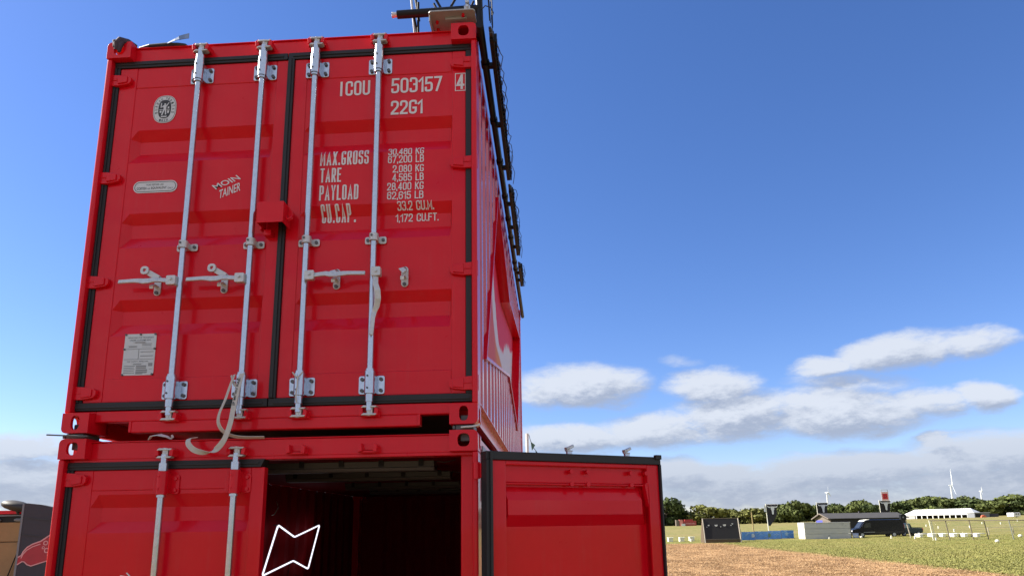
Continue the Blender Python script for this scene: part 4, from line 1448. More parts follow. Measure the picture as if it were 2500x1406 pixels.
for i, (x0, x1) in enumerate(((0.070, 0.086), (0.074, 0.090), (0.084, 0.098), (0.090, 0.101))):
    c = MB().tube([(x0 - 0.012, 0.10 + 0.06 * i, TOPZ + 0.60), (x0, 0.05 + 0.04 * i, TOPZ + 0.30), (x1, 0.02 + 0.02 * i, TOPZ + 0.02)], 0.0035, 6)
    tag(c.build('cable', BLACKM), 'thin dark cable running up from the nearest light bar', 'cable', 'cables above the light bar')
c = MB().tube([(0.030, 0.02, TOPZ + 0.100), (0.060, 0.0, TOPZ + 0.115), (0.095, 0.0, TOPZ + 0.10), (0.112, 0.0, TOPZ + 0.06), (0.100, 0.0, TOPZ + 0.02), (0.104, 0.03, TOPZ - 0.03)], 0.0035, 6)
tag(c.build('looped_cable', BLACKM), 'dark cable bent in a loop over the end of the nearest light bar', 'cable')

# ceiling lights in the lower container
for i, (y, xa, xb, lb) in enumerate(((0.43, -1.46, -0.31, 'long ceiling batten light nearest the open doorway'), (1.24, -1.56, -0.33, 'second ceiling batten light from the doorway'),
                                     (2.38, -1.46, -0.33, 'third ceiling batten light from the doorway'), (3.25, -1.47, -0.44, 'ceiling batten light deepest inside the container'))):
    b = empty('ceiling_light', ((xa + xb) / 2, y, 2.44), lb, 'ceiling light', 'batten lights under the container roof')
    hl = (xb - xa) / 2
    MB().prism([(-0.055, -0.018), (0.055, -0.018), (0.065, 0.02), (-0.065, 0.02)], 'yz', -hl, hl).build('housing', LAMPM, b, 0.004)
    MB().prism([(-0.036, -0.040), (0.036, -0.040), (0.052, -0.019), (-0.052, -0.019)], 'yz', -hl, hl).build('lamp_cover', LAMPD, b, 0.006)
    for k in range(5):
        x = -hl + 0.08 + (2 * hl - 0.16) * k / 4
        MB().box(x - 0.014, x + 0.014, -0.074, -0.066, -0.014, 0.026).build('clip', BLACKM, b)
    MB().tube([(hl, 0.0, 0.02), (hl + 0.06, 0.0, 0.012), (hl + 0.12, 0.03, 0.03)], 0.004, 6).build('cable', LAMPM, b)

# white neon outline on the left inner wall
neon_m = bpy.data.materials.new('lit_neon_tube')
neon_m.use_nodes = True
p = neon_m.node_tree.nodes['Principled BSDF']
p.inputs['Base Color'].default_value = (0.8, 0.8, 0.85, 1)
p.inputs['Emission Color'].default_value = (0.86, 0.86, 1.0, 1)
p.inputs['Emission Strength'].default_value = 0.6
NP = [(2.926, 2.106), (3.375, 1.984), (4.136, 2.107), (3.822, 1.635), (3.374, 1.744), (2.617, 1.644)]
ne = empty('neon_sign', (-2.30, 3.4, 1.87), 'lit white neon outline of a slanted notched banner on the left inner wall', 'neon sign')
path = []
for i in range(6):
    a, b, c = Vector(NP[i - 1]), Vector(NP[i]), Vector(NP[(i + 1) % 6])
    for q in (0.05, 0.02):
        path.append(b + (a - b).normalized() * q)
    for q in (0.02, 0.05):
        path.append(b + (c - b).normalized() * q)
path = path + path[:2]
MB().tube([(0.0, a - 3.4, b - 1.87) for a, b in path], 0.0085, 8, caps=False).build('neon_tube', neon_m, ne)
m = MB()
for a, b in NP:
    m.tube([(-0.05, a - 3.4, b - 1.87), (-0.011, a - 3.4, b - 1.87)], 0.006, 6)
m.build('tube_clip', LAMPM, ne)
MB().tube([(-0.03, 3.374 - 3.4, 1.744 - 1.87), (-0.03, 3.30 - 3.4, 1.55 - 1.87), (-0.03, 3.32 - 3.4, 1.2 - 1.87)], 0.004, 6).build('cable', BLACKM, ne)
c = MB().tube([(-2.36, 3.0, 2.34), (-2.33, 2.98, 2.28), (-2.35, 2.94, 2.21), (-2.36, 2.90, 2.20)], 0.005, 6)
tag(c.build('wire_end', WEB), 'loose pale wire end hanging high on the left inner wall', 'wire')

# folded side flap and pale end plate on the right flank of the lower container
m = MB().box(0.001, 0.010, 0.19, 0.75, 2.20, 2.52)
tag(m.build('side_plate', GREYPL, None, 0.002), 'pale steel plate on the right flank of the lower container', 'plate')

# ------------------------------------------------------------------ left of the containers
WOODT = mat('tan_plywood', (0.36, 0.20, 0.085), 0.7, var=0.22, vscale=5)
DARKP = mat('charcoal_fabric', (0.050, 0.048, 0.062), 0.75, var=0.25, vscale=3, bump=0.4, bscale=8)
GREYF = mat('grey_edge_trim', (0.20, 0.21, 0.23), 0.6)
PINK = mat('pale_pink_print', (0.72, 0.36, 0.37), 0.6)
REDP = mat('red_print', (0.42, 0.035, 0.05), 0.6, var=0.2)
G11 = gz(-11, 11)
bw = empty('banner_wall', (-11.40, 11.0, 0.0), 'tall charcoal banner wall with a red printed emblem left of the containers', 'banner wall', None, R(6))
b = MB()
top = [(0.0, 2.74), (0.35, 2.70), (0.62, 2.64), (0.9, 2.62), (2.4, 2.60)]
b.prism([(2.4, G11), (0.0, G11)] + [(x, z) for x, z in top], 'xz', 0.0, 0.12)
base_z = -G11
b.shift(0, 0, 0)
b.build('banner', DARKP, bw, 0.004)
MB().box(-0.045, -0.002, -0.01, 0.13, G11, 2.72).build('edge_trim', GREYF, bw)
for z, hh in ((2.43, 0.02), (2.06, 0.014)):
    MB().strip([(0.0, -0.006, z), (0.35, -0.006, z - 0.05), (0.8, -0.006, z - 0.09)], (0, 0, 1), hh, 0.012).build('seam', INK, bw)
m = MB()
edge_t = [(0.0, 1.56), (0.07, 1.60), (0.10, 1.68), (0.17, 1.77), (0.28, 1.84), (0.45, 1.90), (0.62, 2.02), (0.80, 2.10), (0.80, 1.52), (0.55, 1.45), (0.30, 1.37), (0.22, 1.40), (0.15, 1.46), (0.10, 1.47), (0.0, 1.40)]
MB().prism(edge_t, 'xz', -0.008, -0.002).build('emblem', REDP, bw)
m.strip([(x, -0.010, z) for x, z in edge_t[:8]], (0, 0, 1), 0.028, 0.006)
m.strip([(x, -0.010, z - 0.06) for x, z in edge_t[1:6]], (0, 0, 1), 0.020, 0.006)
m.strip([(x, -0.010, z) for x, z in edge_t[8:][::-1]], (0, 0, 1), 0.022, 0.006)
for x, z, r in ((0.56, 1.86, 0.05), (0.60, 1.70, 0.055), (0.52, 1.76, 0.03), (0.68, 1.80, 0.045), (0.66, 1.60, 0.04)):
    m.ring(around(x, z, r, r, 'slot', [2 * math.pi * i / 16 for i in range(16)]), around(x, z, r * 0.6, r * 0.6, 'slot', [2 * math.pi * i / 16 for i in range(16)]), 'xz', -0.012, -0.007)
m.build('emblem_print', PINK, bw)

bo = empty('bar_hut', (-13.3, 11.6, 0.0), 'tan plywood bar hut with a dark counter opening at the left edge', 'hut')
MB().box(-1.6, 1.66, 0.0, 2.2, G11, 1.88).build('lower_panel', WOODT, bo, 0.006)
MB().box(-1.6, 1.66, -0.004, 2.2, 1.895, 2.33).build('upper_panel', WOODT, bo, 0.006)
MB().box(-1.6, 1.66, 0.02, 2.2, 2.335, 2.50).build('opening', BLACKM, bo)  # solid black block paints the shade inside the counter
MB().box(-1.6, 1.66, -0.03, 0.0, 2.47, 2.50).build('rail', GREYF, bo)
MB().box(-1.7, 1.70, -0.05, 2.3, 2.52, 2.60).build('roof_edge', RED, bo)
for x in (0.05, 0.75, 1.35):
    MB().sphere((x, 0.0, 2.385), 0.15, 0.08, 0.045, 10, 6).build('lamp', GREYF, bo)
MB().tube([(1.46, -0.04, 1.80), (1.24, -0.05, 1.05)], 0.012, 6).build('prop', BLACKM, bo)
dm = MB().sphere((0, 0, 0), 0.34, 0.26, 0.12, 16, 8)
dm.tube([(0.05, 0, -0.10), (0.10, 0, -0.16)], 0.03, 8)
d_ = dm.build('roof_disc', mat('dark_bronze_disc', (0.045, 0.040, 0.033), 0.6))
d_.location = (-12.0, 11.5, 2.70)
d_.rotation_euler = (0, R(12), 0)
tag(d_, 'dark oval disc lying tilted on the roof of the bar hut', 'disc')
dr_ = MB().prism([(-0.36, 0.0), (0.36, 0.0), (0.36, 0.55), (0.22, 0.80), (0.0, 0.88), (-0.26, 0.74), (-0.36, 0.50)], 'xz', -0.2, 0.2).build('speaker_box', BLACKM, None, 0.04)
dr_.location = (-11.95, 10.9, G11 + 0.62)
tag(dr_, 'black rounded box standing in front of the bar hut', 'box')
cr = MB().box(-0.7, 0.35, -0.25, 0.25, 0.0, 1.30).build('grey_case', GREYF, None, 0.01)
cr.location = (-12.4, 10.5, G11)
tag(cr, 'grey case standing before the bar hut at the left edge', 'case')

# flagpole with pennant cord behind the containers
fp = empty('flagpole', (-0.43, 20.0, gz(-0.43, 20)), 'white pole with a cord of green pennants just behind the containers', 'pole')
zb0 = -gz(-0.43, 20)
MB().tube([(0, 0, 0), (0, 0, zb0 + 5.26)], 0.055, 10).build('pole', WHITE, fp)
cdp = [(0.06, 0, zb0 + 5.22), (0.12, 0, zb0 + 5.0), (0.22, 0, zb0 + 4.75), (0.40, 0, zb0 + 4.50), (0.7, 0, zb0 + 4.3), (1.3, 0, zb0 + 4.15), (2.2, 0.0, zb0 + 4.1)]
MB().tube(cdp, 0.010, 5).build('cord', LAMPM, fp)
PEN = mat('green_pennant', (0.10, 0.20, 0.15), 0.7)
for x, z in ((0.14, 4.95), (0.30, 4.62), (0.55, 4.38), (0.95, 4.20)):
    MB().prism([(x - 0.02, zb0 + z + 0.02), (x + 0.14, zb0 + z - 0.10), (x + 0.02, zb0 + z - 0.30)], 'xz', -0.004, 0.004).build('pennant', PEN, fp)

# ------------------------------------------------------------------ far field things
BLACKP = mat('black_board', (0.014, 0.012, 0.013), 0.7, var=0.35, vscale=1.5)
TIMBER = mat('pale_timber', (0.40, 0.36, 0.30), 0.75, var=0.2, vscale=6)
BROWNW = mat('brown_timber', (0.11, 0.075, 0.045), 0.8, var=0.25, vscale=4)
OLDW = mat('grey_brown_boards', (0.17, 0.14, 0.115), 0.8, var=0.25, vscale=3)
DARKW = mat('black_stained_boards', (0.022, 0.021, 0.024), 0.7, var=0.3, vscale=2)
ROOFB = mat('roofing_felt', (0.055, 0.052, 0.050), 0.8, var=0.25, vscale=2)
BANNER = mat('blue_banner', (0.085, 0.26, 0.68), 0.6, var=0.35, vscale=1.2)
PALEB = mat('pale_blue_print', (0.30, 0.48, 0.68), 0.6)
GREENP = mat('green_print', (0.16, 0.26, 0.17), 0.6)
FLAGB = mat('black_flag_cloth', (0.022, 0.020, 0.023), 0.8, var=0.3, vscale=3)
WHITEB = mat('white_block_paint', (0.80, 0.78, 0.66), 0.7, var=0.08)
CONC = mat('grey_painted_steel', (0.46, 0.47, 0.47), 0.6, var=0.15, vscale=1.5)
TENTW = mat('white_tent_canvas', (0.80, 0.80, 0.78), 0.6, var=0.03)
CARB = mat('black_car_paint', (0.006, 0.006, 0.009), 0.25, var=0.2, spec=0.3)
GLASS = mat('dark_car_glass', (0.03, 0.035, 0.04), 0.08)
TYRE = mat('tyre_rubber', (0.015, 0.015, 0.015), 0.8)
CHROME = mat('headlamp', (0.75, 0.75, 0.75), 0.15)
TEAL = mat('teal_car_paint', (0.02, 0.045, 0.05), 0.3)
WIRE = mat('fence_wire', (0.30, 0.31, 0.29), 0.5, 0.4)
TURB = mat('turbine_white', (0.72, 0.75, 0.78), 0.5)


def put(x, y, dz=0.0):
    return (x, y, gz(x, y) + dz)


# leaning black board
t = empty('target_board', put(19.5, 86.9), 'large black board leaning back in a pale timber frame', 'board')
lean = 0.75
b = MB()
b.add([(0.4, 0.0, 0.35), (4.75, 0.0, 0.35), (4.75, lean, 3.02), (0.4, lean, 3.02), (0.4, 0.06, 0.35), (4.75, 0.06, 0.35), (4.75, lean + .06, 3.02), (0.4, lean + .06, 3.02)],
      [(0, 1, 2, 3), (7, 6, 5, 4), (0, 4, 5, 1), (1, 5, 6, 2), (2, 6, 7, 3), (3, 7, 4, 0)])
b.build('board', BLACKP, t)
MB().tube([(0.32, -0.10, 0.0), (0.32, lean - 0.02, 3.06)], 0.075, 6).build('frame_post', TIMBER, t)
MB().tube([(4.85, -0.10, 0.0), (4.85, lean - 0.02, 3.06)], 0.075, 6).build('frame_post', TIMBER, t)
MB().box(0.25, 4.92, lean, lean + 0.1, 3.03, 3.11).build('frame_rail', OLDW, t)
MB().box(0.4, 4.75, -0.06, 0.02, 0.40, 0.47).build('frame_rail', OLDW, t)
MB().box(0.35, 4.8, 0.0, 0.35, 0.0, 0.36).build('kick_board', BROWNW, t)
MB().prism([(-0.1, 0.0), (2.2, 0.0), (lean, 3.0)], 'yz', 0.20, 0.26).build('side_panel', BROWNW, t)
MB().prism([(-0.1, 0.0), (2.2, 0.0), (lean, 3.0)], 'yz', 4.9, 4.96).build('side_panel', BROWNW, t)
m = MB()
for x, z, s in ((1.0, 2.2, 0.13), (1.95, 2.16, 0.2), (2.52, 2.0, 0.08), (3.02, 2.18, 0.2), (3.85, 2.16, 0.08), (4.05, 2.35, 0.11), (0.75, 2.0, 0.06)):
    yy = lean * (z - 0.35) / 2.67 - 0.02
    m.prism([(x - s, z + s * .5), (x + s, z + s * .6), (x + s * .9, z - s * .1), (x + s * .1, z - s * .9), (x - s * .8, z - s * .2)], 'xz', yy - 0.01, yy + 0.05)
m.build('painted_marks', DECAL, t)

# blue banner along a low fence
t = empty('banner_fence', put(25.9, 92.3), 'low blue printed banner stretched on posts left of the grey container', 'banner fence')
for i in range(4):
    x0, x1 = i * 2.1, (i + 1) * 2.1 - 0.04
    y0, y1 = i * 1.05, (i + 1) * 1.05
    zz = gz(25.9 + x0, 92.3 + y0) - gz(25.9, 92.3)
    z0, z1 = zz + 0.05, zz + 1.15
    MB().add([(x0, y0, z0), (x1, y1, z0), (x1, y1, z1 - 0.03), (x0, y0, z1), (x0, y0 + .03, z0), (x1, y1 + .03, z0), (x1, y1 + .03, z1 - .03), (x0, y0 + .03, z1)],
             [(0, 1, 2, 3), (7, 6, 5, 4), (0, 4, 5, 1), (1, 5, 6, 2), (2, 6, 7, 3), (3, 7, 4, 0)]).build('banner', BANNER, t)
    MB().tube([(x0, y0 + 0.05, zz), (x0, y0 + 0.05, zz + 1.2)], 0.03, 6).build('post', BROWNW, t)
    m = MB()
    rnd = random.Random(i)
    for k in range(5):
        cx, cz = x0 + rnd.uniform(0.1, 1.7), z0 + rnd.uniform(0.2, 0.85)
        ln = rnd.uniform(0.25, 0.6)
        yy = y0 + (cx - x0) * 0.5 - 0.02
        m.prism([(cx, cz), (cx + ln, cz + ln * 0.45), (cx + ln, cz + ln * 0.45 + 0.08), (cx, cz + 0.06)], 'xz', yy - 0.02, yy)
    tag(m.build('print', PALEB, t), kind='stuff')
for x, z, mt in ((1.7, 0.62, DECAL), (4.3, 0.62, GREENP), (7.1, 0.75, PALEB)):
    y = x * 0.5
    MB().prism(around(x, z, 0.24, 0.24, 'slot', [2 * math.pi * i / 14 for i in range(14)]), 'xz', y - 0.06, y - 0.03).build('round_print', mt, t)

t = MB().tube([(0, 0, 0), (-0.04, 0, 2.0), (-0.10, 0, 3.75)], [0.09, 0.085, 0.07], 8).build('wooden_pole', mat('yellowish_pole', (0.36, 0.27, 0.12), 0.8, var=0.2))
t.location = put(28.04, 94.0)
tag(t, 'bare wooden pole in front of the blue banner', 'pole')


def skull(mb, c, s, y0):
    """horned cattle skull emblem"""
    cx, cz = c
    head = [(-.20, .26), (-.10, .30), (.10, .30), (.20, .26), (.17, .05), (.10, -.15), (.09, -.42), (.04, -.50), (-.04, -.50), (-.09, -.42), (-.10, -.15), (-.17, .05)]
    mb.prism([(cx + a * s, cz + b * s) for a, b in head], 'xz', y0, y0 + 0.012)
    for q in (-1, 1):
        horn = [(.17, .29), (.36, .27), (.50, .36), (.56, .50), (.52, .33), (.42, .18), (.18, .16)]
        mb.prism([(cx + q * a * s, cz + b * s) for a, b in horn], 'xz', y0, y0 + 0.012)


def flagpole(x, y, h, fw, fh, lb, seed, tip):
    t = empty('flagpole', put(x, y), lb, 'flagpole', 'flagpoles with black flags')
    MB().tube([(0.12, 0, 0), (0, 0, h)], [0.07, 0.05], 8).build('pole', WHITEB, t)
    rnd = random.Random(seed)
    m = MB()
    nx, nz = 8, 12
    vs, fs = [], []
    for j in range(nz + 1):
        for i in range(nx + 1):
            u, v = i / nx, j / nz
            drop = tip * u * 0.0
            wv = fw * (1.0 - 0.25 * v - (0.55 * max(0, v - 0.55) / 0.45))
            vs.append((0.08 + 0.02 * v + wv * u, 0.10 * math.sin(u * 5 + v * 3 + seed) * u + 0.05 * math.sin(v * 17 + u * 3), h - 0.12 - fh * v - 0.10 * u * v))
    for j in range(nz):
        for i in range(nx):
            a = j * (nx + 1) + i
            fs.append((a, a + 1, a + nx + 2, a + nx + 1))
    m.add(vs, fs, True)
    fl = m.build('flag', FLAGB, t)
    so = fl.modifiers.new('thickness', 'SOLIDIFY')
    so.thickness = 0.01
    e = MB()
    skull(e, (0.10 + fw * 0.50, h - 0.12 - fh * 0.24), fw * 0.92, -0.16)
    e.build('emblem', DECAL, fl)
    MB().tube([(0.0, 0, h - 0.10), (fw + 0.1, 0, h - 0.10)], 0.02, 6).build('crossbar', WHITEB, t)
    if seed == 1:
        MB().box(-0.28, -0.02, -0.01, 0.02, h - 1.15, h - 0.25).build('side_pennant', DECAL, t)
    return t


flagpole(30.98, 97.3, 4.9, 1.55, 2.95, 'white pole with a black skull flag, nearest the wooden pole and the blue banner', 1, 1)
flagpole(43.6, 112.0, 5.15, 1.75, 3.2, 'white pole with a black skull flag behind the gable end of the black shed', 2, 0.5)
flagpole(55.0, 115.0, 5.25, 1.80, 3.0, 'white pole with a black skull flag behind the shed, under the red sign mast', 3, 0.3)

# grey container with pale end doors
t = empty('grey_container', put(34.1, 91.6), 'weathered pale grey container with a sunlit white end', 'container')
for k, (z0, z1) in enumerate(((0.02, 0.68), (0.70, 1.36), (1.38, 2.08))):
    MB().box(0.02, 6.0, 0.0, 2.4, z0, z1).build('side_panel', CONC, t, 0.02)
MB().box(-0.04, 6.06, -0.03, 2.44, 2.085, 2.20).build('top_rail', CONC, t, 0.015)
for y in (0.02, 1.22):
    MB().box(-0.05, 0.015, y, y + 1.16, 0.03, 2.08).build('end_door', WHITEB, t, 0.02)
for y in (0.5, 1.1, 1.35, 1.9):
    MB().tube([(-0.07, y, 0.1), (-0.07, y, 2.02)], 0.02, 6).build('lock_rod', CONC, t)
MB().box(5.98, 6.05, -0.02, 0.06, 0.0, 2.085).build('corner_post', OLDW, t)
m = MB()
for x, z, a in ((4.9, 1.93, 0.3), (4.95, 1.75, 0.10), (3.0, 0.42, 0.25), (1.6, 1.85, 0.1), (5.4, 1.7, 0.06), (2.2, 0.9, 0.05)):
    m.box(x, x + a, -0.012, -0.004, z, z + 0.09)
m.build('stain', GREYINK, t)

# black stained shed
X0, Y0 = 42.1, 103.0
zb0 = gz(X0, Y0)
t = empty('shed', (X0, Y0, zb0), 'long black timber shed with a low felt roof and brown gable end', 'shed')
E_, RG, WD, LN = 2.55 - zb0, 3.28 - zb0, 6.2, 11.0
MB().box(0.05, LN, 0.0, WD, -0.3, E_).build('wall', DARKW, t)
nb = 9
for k in range(nb):
    za = E_ * k / nb
    MB().box(0.06, LN - 0.02, -0.035 + 0.0, -0.004, za + 0.012, za + E_ / nb - 0.012).build('board', DARKW, t)
MB().prism([(0.0, -0.3), (WD, -0.3), (WD, E_), (WD / 2, RG - 0.06), (0.0, E_)], 'yz', -0.03, 0.045).build('gable', OLDW, t)
for k in range(7):
    MB().box(-0.055, -0.032, 0.05, WD - 0.05, 0.2 + 0.33 * k, 0.50 + 0.33 * k).build('gable_board', OLDW, t)
for s in (0, 1):
    ya, yb = (-0.35, WD / 2) if s == 0 else (WD + 0.35, WD / 2)
    za = E_ - 0.08
    MB().add([(-0.45, ya, za), (LN + 0.3, ya, za), (LN + 0.3, yb, RG), (-0.45, yb, RG), (-0.45, ya, za + .09), (LN + .3, ya, za + .09), (LN + .3, yb, RG + .09), (-.45, yb, RG + .09)],
             [(3, 2, 1, 0), (4, 5, 6, 7), (0, 1, 5, 4), (1, 2, 6, 5), (2, 3, 7, 6), (3, 0, 4, 7)]).build('roof', ROOFB, t)
    MB().strip([(-0.47, ya, za + 0.02), (-0.47, yb, RG + 0.02)], (1, 0, 0), 0.05, 0.16).build('barge_board', OLDW, t)
MB().box(5.5, 5.7, WD / 2 - 0.2, WD / 2 + 0.1, RG - 0.3, RG + 0.32).build('chimney', ROOFB, t)
MB().box(-0.062, -0.056, 3.1, 5.6, 0.3, 2.3).build('poster', mat('blue_poster', (0.08, 0.09, 0.45), 0.5), t)
MB().box(-0.070, -0.063, 3.1, 4.1, 0.3, 2.0).build('poster', DECAL, t)
m = MB()
write(m, '47', (4.4, -0.045, 1.25), (0.65, 0, 0), (0, 0, 0.62), 0.02)
m.build('number', DECAL, t)

# black van
def car_profile(mb, pts, y0, y1, inset):
    """side outline pulled across the width, top edges drawn in"""
    n = len(pts)
    zmid = sum(p[1] for p in pts) / n
    vs = []
    for y, k in ((y0 + inset, 1), (y0, 0), (y1, 0), (y1 - inset, 1)):
        pass
    rows = []
    for frac, ins in ((0.0, inset), (0.12, 0.0), (0.88, 0.0), (1.0, inset)):
        y = y0 + (y1 - y0) * frac
        rows.append([(x, y, z - (0.05 if ins else 0.0) if z > zmid else z) for x, z in pts])
    for r in rows:
        vs += r
    fs = [tuple(range(n)), tuple(range(4 * n - 1, 3 * n - 1, -1))]
    for q in range(3):
        for i in range(n):
            fs.append((q * n + i, (q + 1) * n + i, (q + 1) * n + (i + 1) % n, q * n + (i + 1) % n))
    return mb.add(vs, fs)


def wheel(parent, x, y, r=0.34):
    w_ = MB().tube([(x, y - 0.11, r), (x, y + 0.11, r)], r, 20).build('wheel', TYRE, parent, 0.02)
    MB().tube([(x, y - 0.125, r), (x, y - 0.108, r)], r * 0.62, 16).build('rim', CONC, w_)


t = empty('van', put(41.3, 94.0), 'large black panel van parked in front of the black shed', 'van')
pf = [(0.10, 0.38), (0.02, 0.60), (0.05, 0.95), (0.30, 1.08), (1.05, 1.22), (1.75, 2.08), (2.05, 2.26), (2.7, 2.36), (6.6, 2.36), (6.88, 2.20), (7.0, 1.2), (7.0, 0.45), (6.85, 0.35), (0.3, 0.33)]
car_profile(MB(), pf, 0.0, 2.0, 0.03).build('body', CARB, t, 0.04)
MB().add([(1.10, 0.30, 1.265), (1.10, 1.70, 1.265), (1.735, 1.62, 2.085), (1.735, 0.38, 2.085), (1.13, 0.30, 1.23), (1.13, 1.70, 1.23), (1.765, 1.62, 2.05), (1.765, 0.38, 2.05)],
         [(0, 1, 2, 3), (7, 6, 5, 4), (0, 4, 5, 1), (1, 5, 6, 2), (2, 6, 7, 3), (3, 7, 4, 0)]).shift(-0.02, 0, 0.02).build('windscreen', GLASS, t)
MB().prism([(1.42, 1.30), (2.55, 1.30), (2.55, 1.92), (1.95, 1.92)], 'xz', -0.012, 0.01).build('side_window', GLASS, t)
MB().prism([(1.75, 2.10), (2.05, 2.275), (2.55, 2.365), (2.55, 2.39), (2.0, 2.31), (1.68, 2.12)], 'xz', 0.15, 1.85).build('roof_glint', WHITEB, t)  # white sheet paints the bright reflection on the roof front
for y in (0.05, 1.55):
    MB().prism([(0.03, 0.80), (0.34, 0.80), (0.52, 1.05), (0.06, 0.96)], 'xz', y - 0.02, y + 0.40).build('headlight', CHROME, t)
MB().box(1.32, 1.55, -0.24, -0.02, 1.30, 1.62).build('mirror', CARB, t, 0.03)
MB().box(-0.02, 0.03, 0.55, 1.45, 0.52, 0.66).build('number_plate', DECAL, t)
MB().box(0.0, 6.9, -0.01, 0.0, 0.62, 0.70).build('side_strip', ROOFB, t)
MB().box(1.55, 3.0, -0.022, -0.011, 0.66, 0.70).build('trim_lettering', CONC, t)
MB().box(6.99, 7.02, 0.05, 0.25, 0.9, 1.7).build('tail_light', RED, t)
for x in (1.30, 5.55):
    wheel(t, x, 0.10)
    wheel(t, x, 1.90)

t = empty('pickup_truck', put(48.2, 95.6), 'dark teal pickup truck half hidden behind the black van', 'pickup')
pf = [(0.0, 0.45), (0.05, 0.95), (0.25, 1.02), (0.75, 1.62), (1.7, 1.68), (1.95, 1.05), (3.3, 1.02), (3.35, 0.5), (3.2, 0.38), (0.2, 0.36)]
car_profile(MB(), pf, 0.0, 1.75, 0.03).build('body', TEAL, t, 0.04)
MB().prism([(0.45, 1.06), (1.60, 1.06), (1.55, 1.56), (0.86, 1.54)], 'xz', -0.012, 0.01).build('side_window', mat('pale_car_glass', (0.25, 0.33, 0.33), 0.1), t)
MB().box(2.0, 3.4, 0.1, 1.65, 1.05, 1.12).build('bed_cover', BLACKM, t)
MB().box(3.28, 3.38, 0.02, 0.22, 0.7, 1.0).build('tail_light', RED, t)
for x in (0.75, 2.7):
    wheel(t, x, 0.10, 0.32)
    wheel(t, x, 1.65, 0.32)
t = empty('small_white_sign', put(40.6, 92.3), 'small white and blue board standing at the nose of the black van', 'sign')
MB().box(0, 0.75, 0, 0.05, 0.05, 0.62).build('board', mat('pale_blue_board', (0.45, 0.52, 0.75), 0.5), t)
MB().box(0.04, 0.60, -0.012, -0.002, 0.08, 0.40).build('sheet', DECAL, t)

# leaning post with a black lamp box
t = empty('lamp_post', put(46.2, 88.4), 'pale leaning post carrying a black box lamp right of the shed', 'lamp post')
zt = 2.35 - gz(46.2, 88.4)
MB().tube([(0, 0, 0), (-0.42, 0, zt + 0.1)], [0.075, 0.065], 8).build('post', TIMBER, t)
MB().box(-1.05, -0.35, -0.22, 0.22, zt - 0.18, zt + 0.50).build('lamp_box', BLACKM, t, 0.03)
MB().tube([(-0.75, -0.235, zt + 0.15), (-0.75, -0.222, zt + 0.15)], 0.11, 10).build('lens', GREYF, t)
MB().box(-1.5, -0.6, -0.03, 0.03, zt - 0.22, zt - 0.14).build('arm', BLACKM, t)

# white blocks with slabs, left and right groups
blocks = [(16.2, 93.2, 0.9, 'white concrete block nearest the red door edge, first of the left row'), (17.75, 93.2, 0.9, 'white concrete block second from the red door in the left row'),
          (19.35, 94.4, 0.9, 'white concrete block beside the leaning black board, last of the left row')]
for x, y, wd, lb in blocks:
    t = empty('white_block', put(x, y), lb, 'concrete block', 'white concrete blocks on the grass')
    MB().box(0, 0.62, 0, 1.0, 0, 0.50).build('block', WHITEB, t, 0.03)
    MB().box(-0.03, 0.75, -0.03, 1.03, 0.505, 0.58).build('cap', WHITEB, t, 0.015)
t = MB().box(0, 0.25, 0, 0.3, 0, 0.35).build('white_bucket', WHITEB, None, 0.03)
t.location = put(18.9, 91.5)
tag(t, 'small white tub between the last left block and the black board', 'tub')
RB = [(47.6, 88.9, 'white concrete block nearest the leaning lamp post'), (49.2, 88.9, 'white concrete block behind the pair of white fence posts'),
      (50.0, 88.1, 'white concrete block third from the leaning lamp post'), (50.9, 87.2, 'white concrete block fourth from the leaning lamp post'),
      (51.75, 86.4, 'white concrete block fifth from the leaning lamp post'), (52.7, 85.5, 'white concrete block farthest to the right of its row')]
for x, y, lb in RB:
    t = empty('white_block', put(x, y), lb, 'concrete block', 'white concrete blocks on the grass')
    MB().box(0, 0.40, 0, 1.3, 0.0, 0.44).build('block', WHITEB, t, 0.03)
    MB().box(0.40, 1.05, 0.1, 1.2, 0.36, 0.46).build('slab', WHITEB, t, 0.015)

# mesh fence
FPTS = [(44.93, 80.75, 'bright'), (46.55, 80.3, 'dark'), (48.7, 79.4, 'dark'), (50.3, 79.3, 'dark'), (52.0, 77.6, 'pale'), (53.6, 77.4, 'dark'), (55.6, 76.4, 'dark'), (57.6, 75.4, 'dark')]
FM = {'bright': WHITEB, 'dark': OLDW, 'pale': WIRE}
fence = empty('mesh_fence', put(44.93, 80.75), 'tall wire mesh fence with leaning posts at the right edge', 'fence')
o0 = Vector(put(44.93, 80.75))
FH = [2.28, 2.25, 2.22, 2.15, 2.15, 2.10, 2.10, 2.08]
for i, (x, y, k) in enumerate(FPTS):
    p_ = Vector(put(x, y)) - o0
    MB().tube([p_, p_ + Vector((-0.22, 0, FH[i]))], 0.05, 6).build('post', FM[k], fence)
    if k == 'bright':
        MB().tube([p_ + Vector((0.22, 0, 0)), p_ + Vector((0.02, 0, FH[i]))], 0.045, 6).build('post', FM[k], fence)
    if i:
        MB().tube([q_ + Vector((-0.22, 0, FH[i - 1] - 0.03)), p_ + Vector((-0.22, 0, FH[i] - 0.03))], 0.055, 6).build('top_rail', OLDW, fence)
        mm = MB()
        nw = 18
        for a in range(nw):
            u0 = q_.lerp(p_, (a + 0.5) / nw)
            mm.tube([u0, u0 + Vector((-0.22, 0, 2.05))], 0.0035, 3, False)
        for a in range(8):
            mm.tube([q_ + Vector((-0.02 * a, 0, 0.15 + 0.25 * a)), p_ + Vector((-0.02 * a, 0, 0.15 + 0.25 * a))], 0.0035, 3, False)
        tag(mm.build('mesh_panel', WIRE, fence), kind='stuff')
    q_ = p_
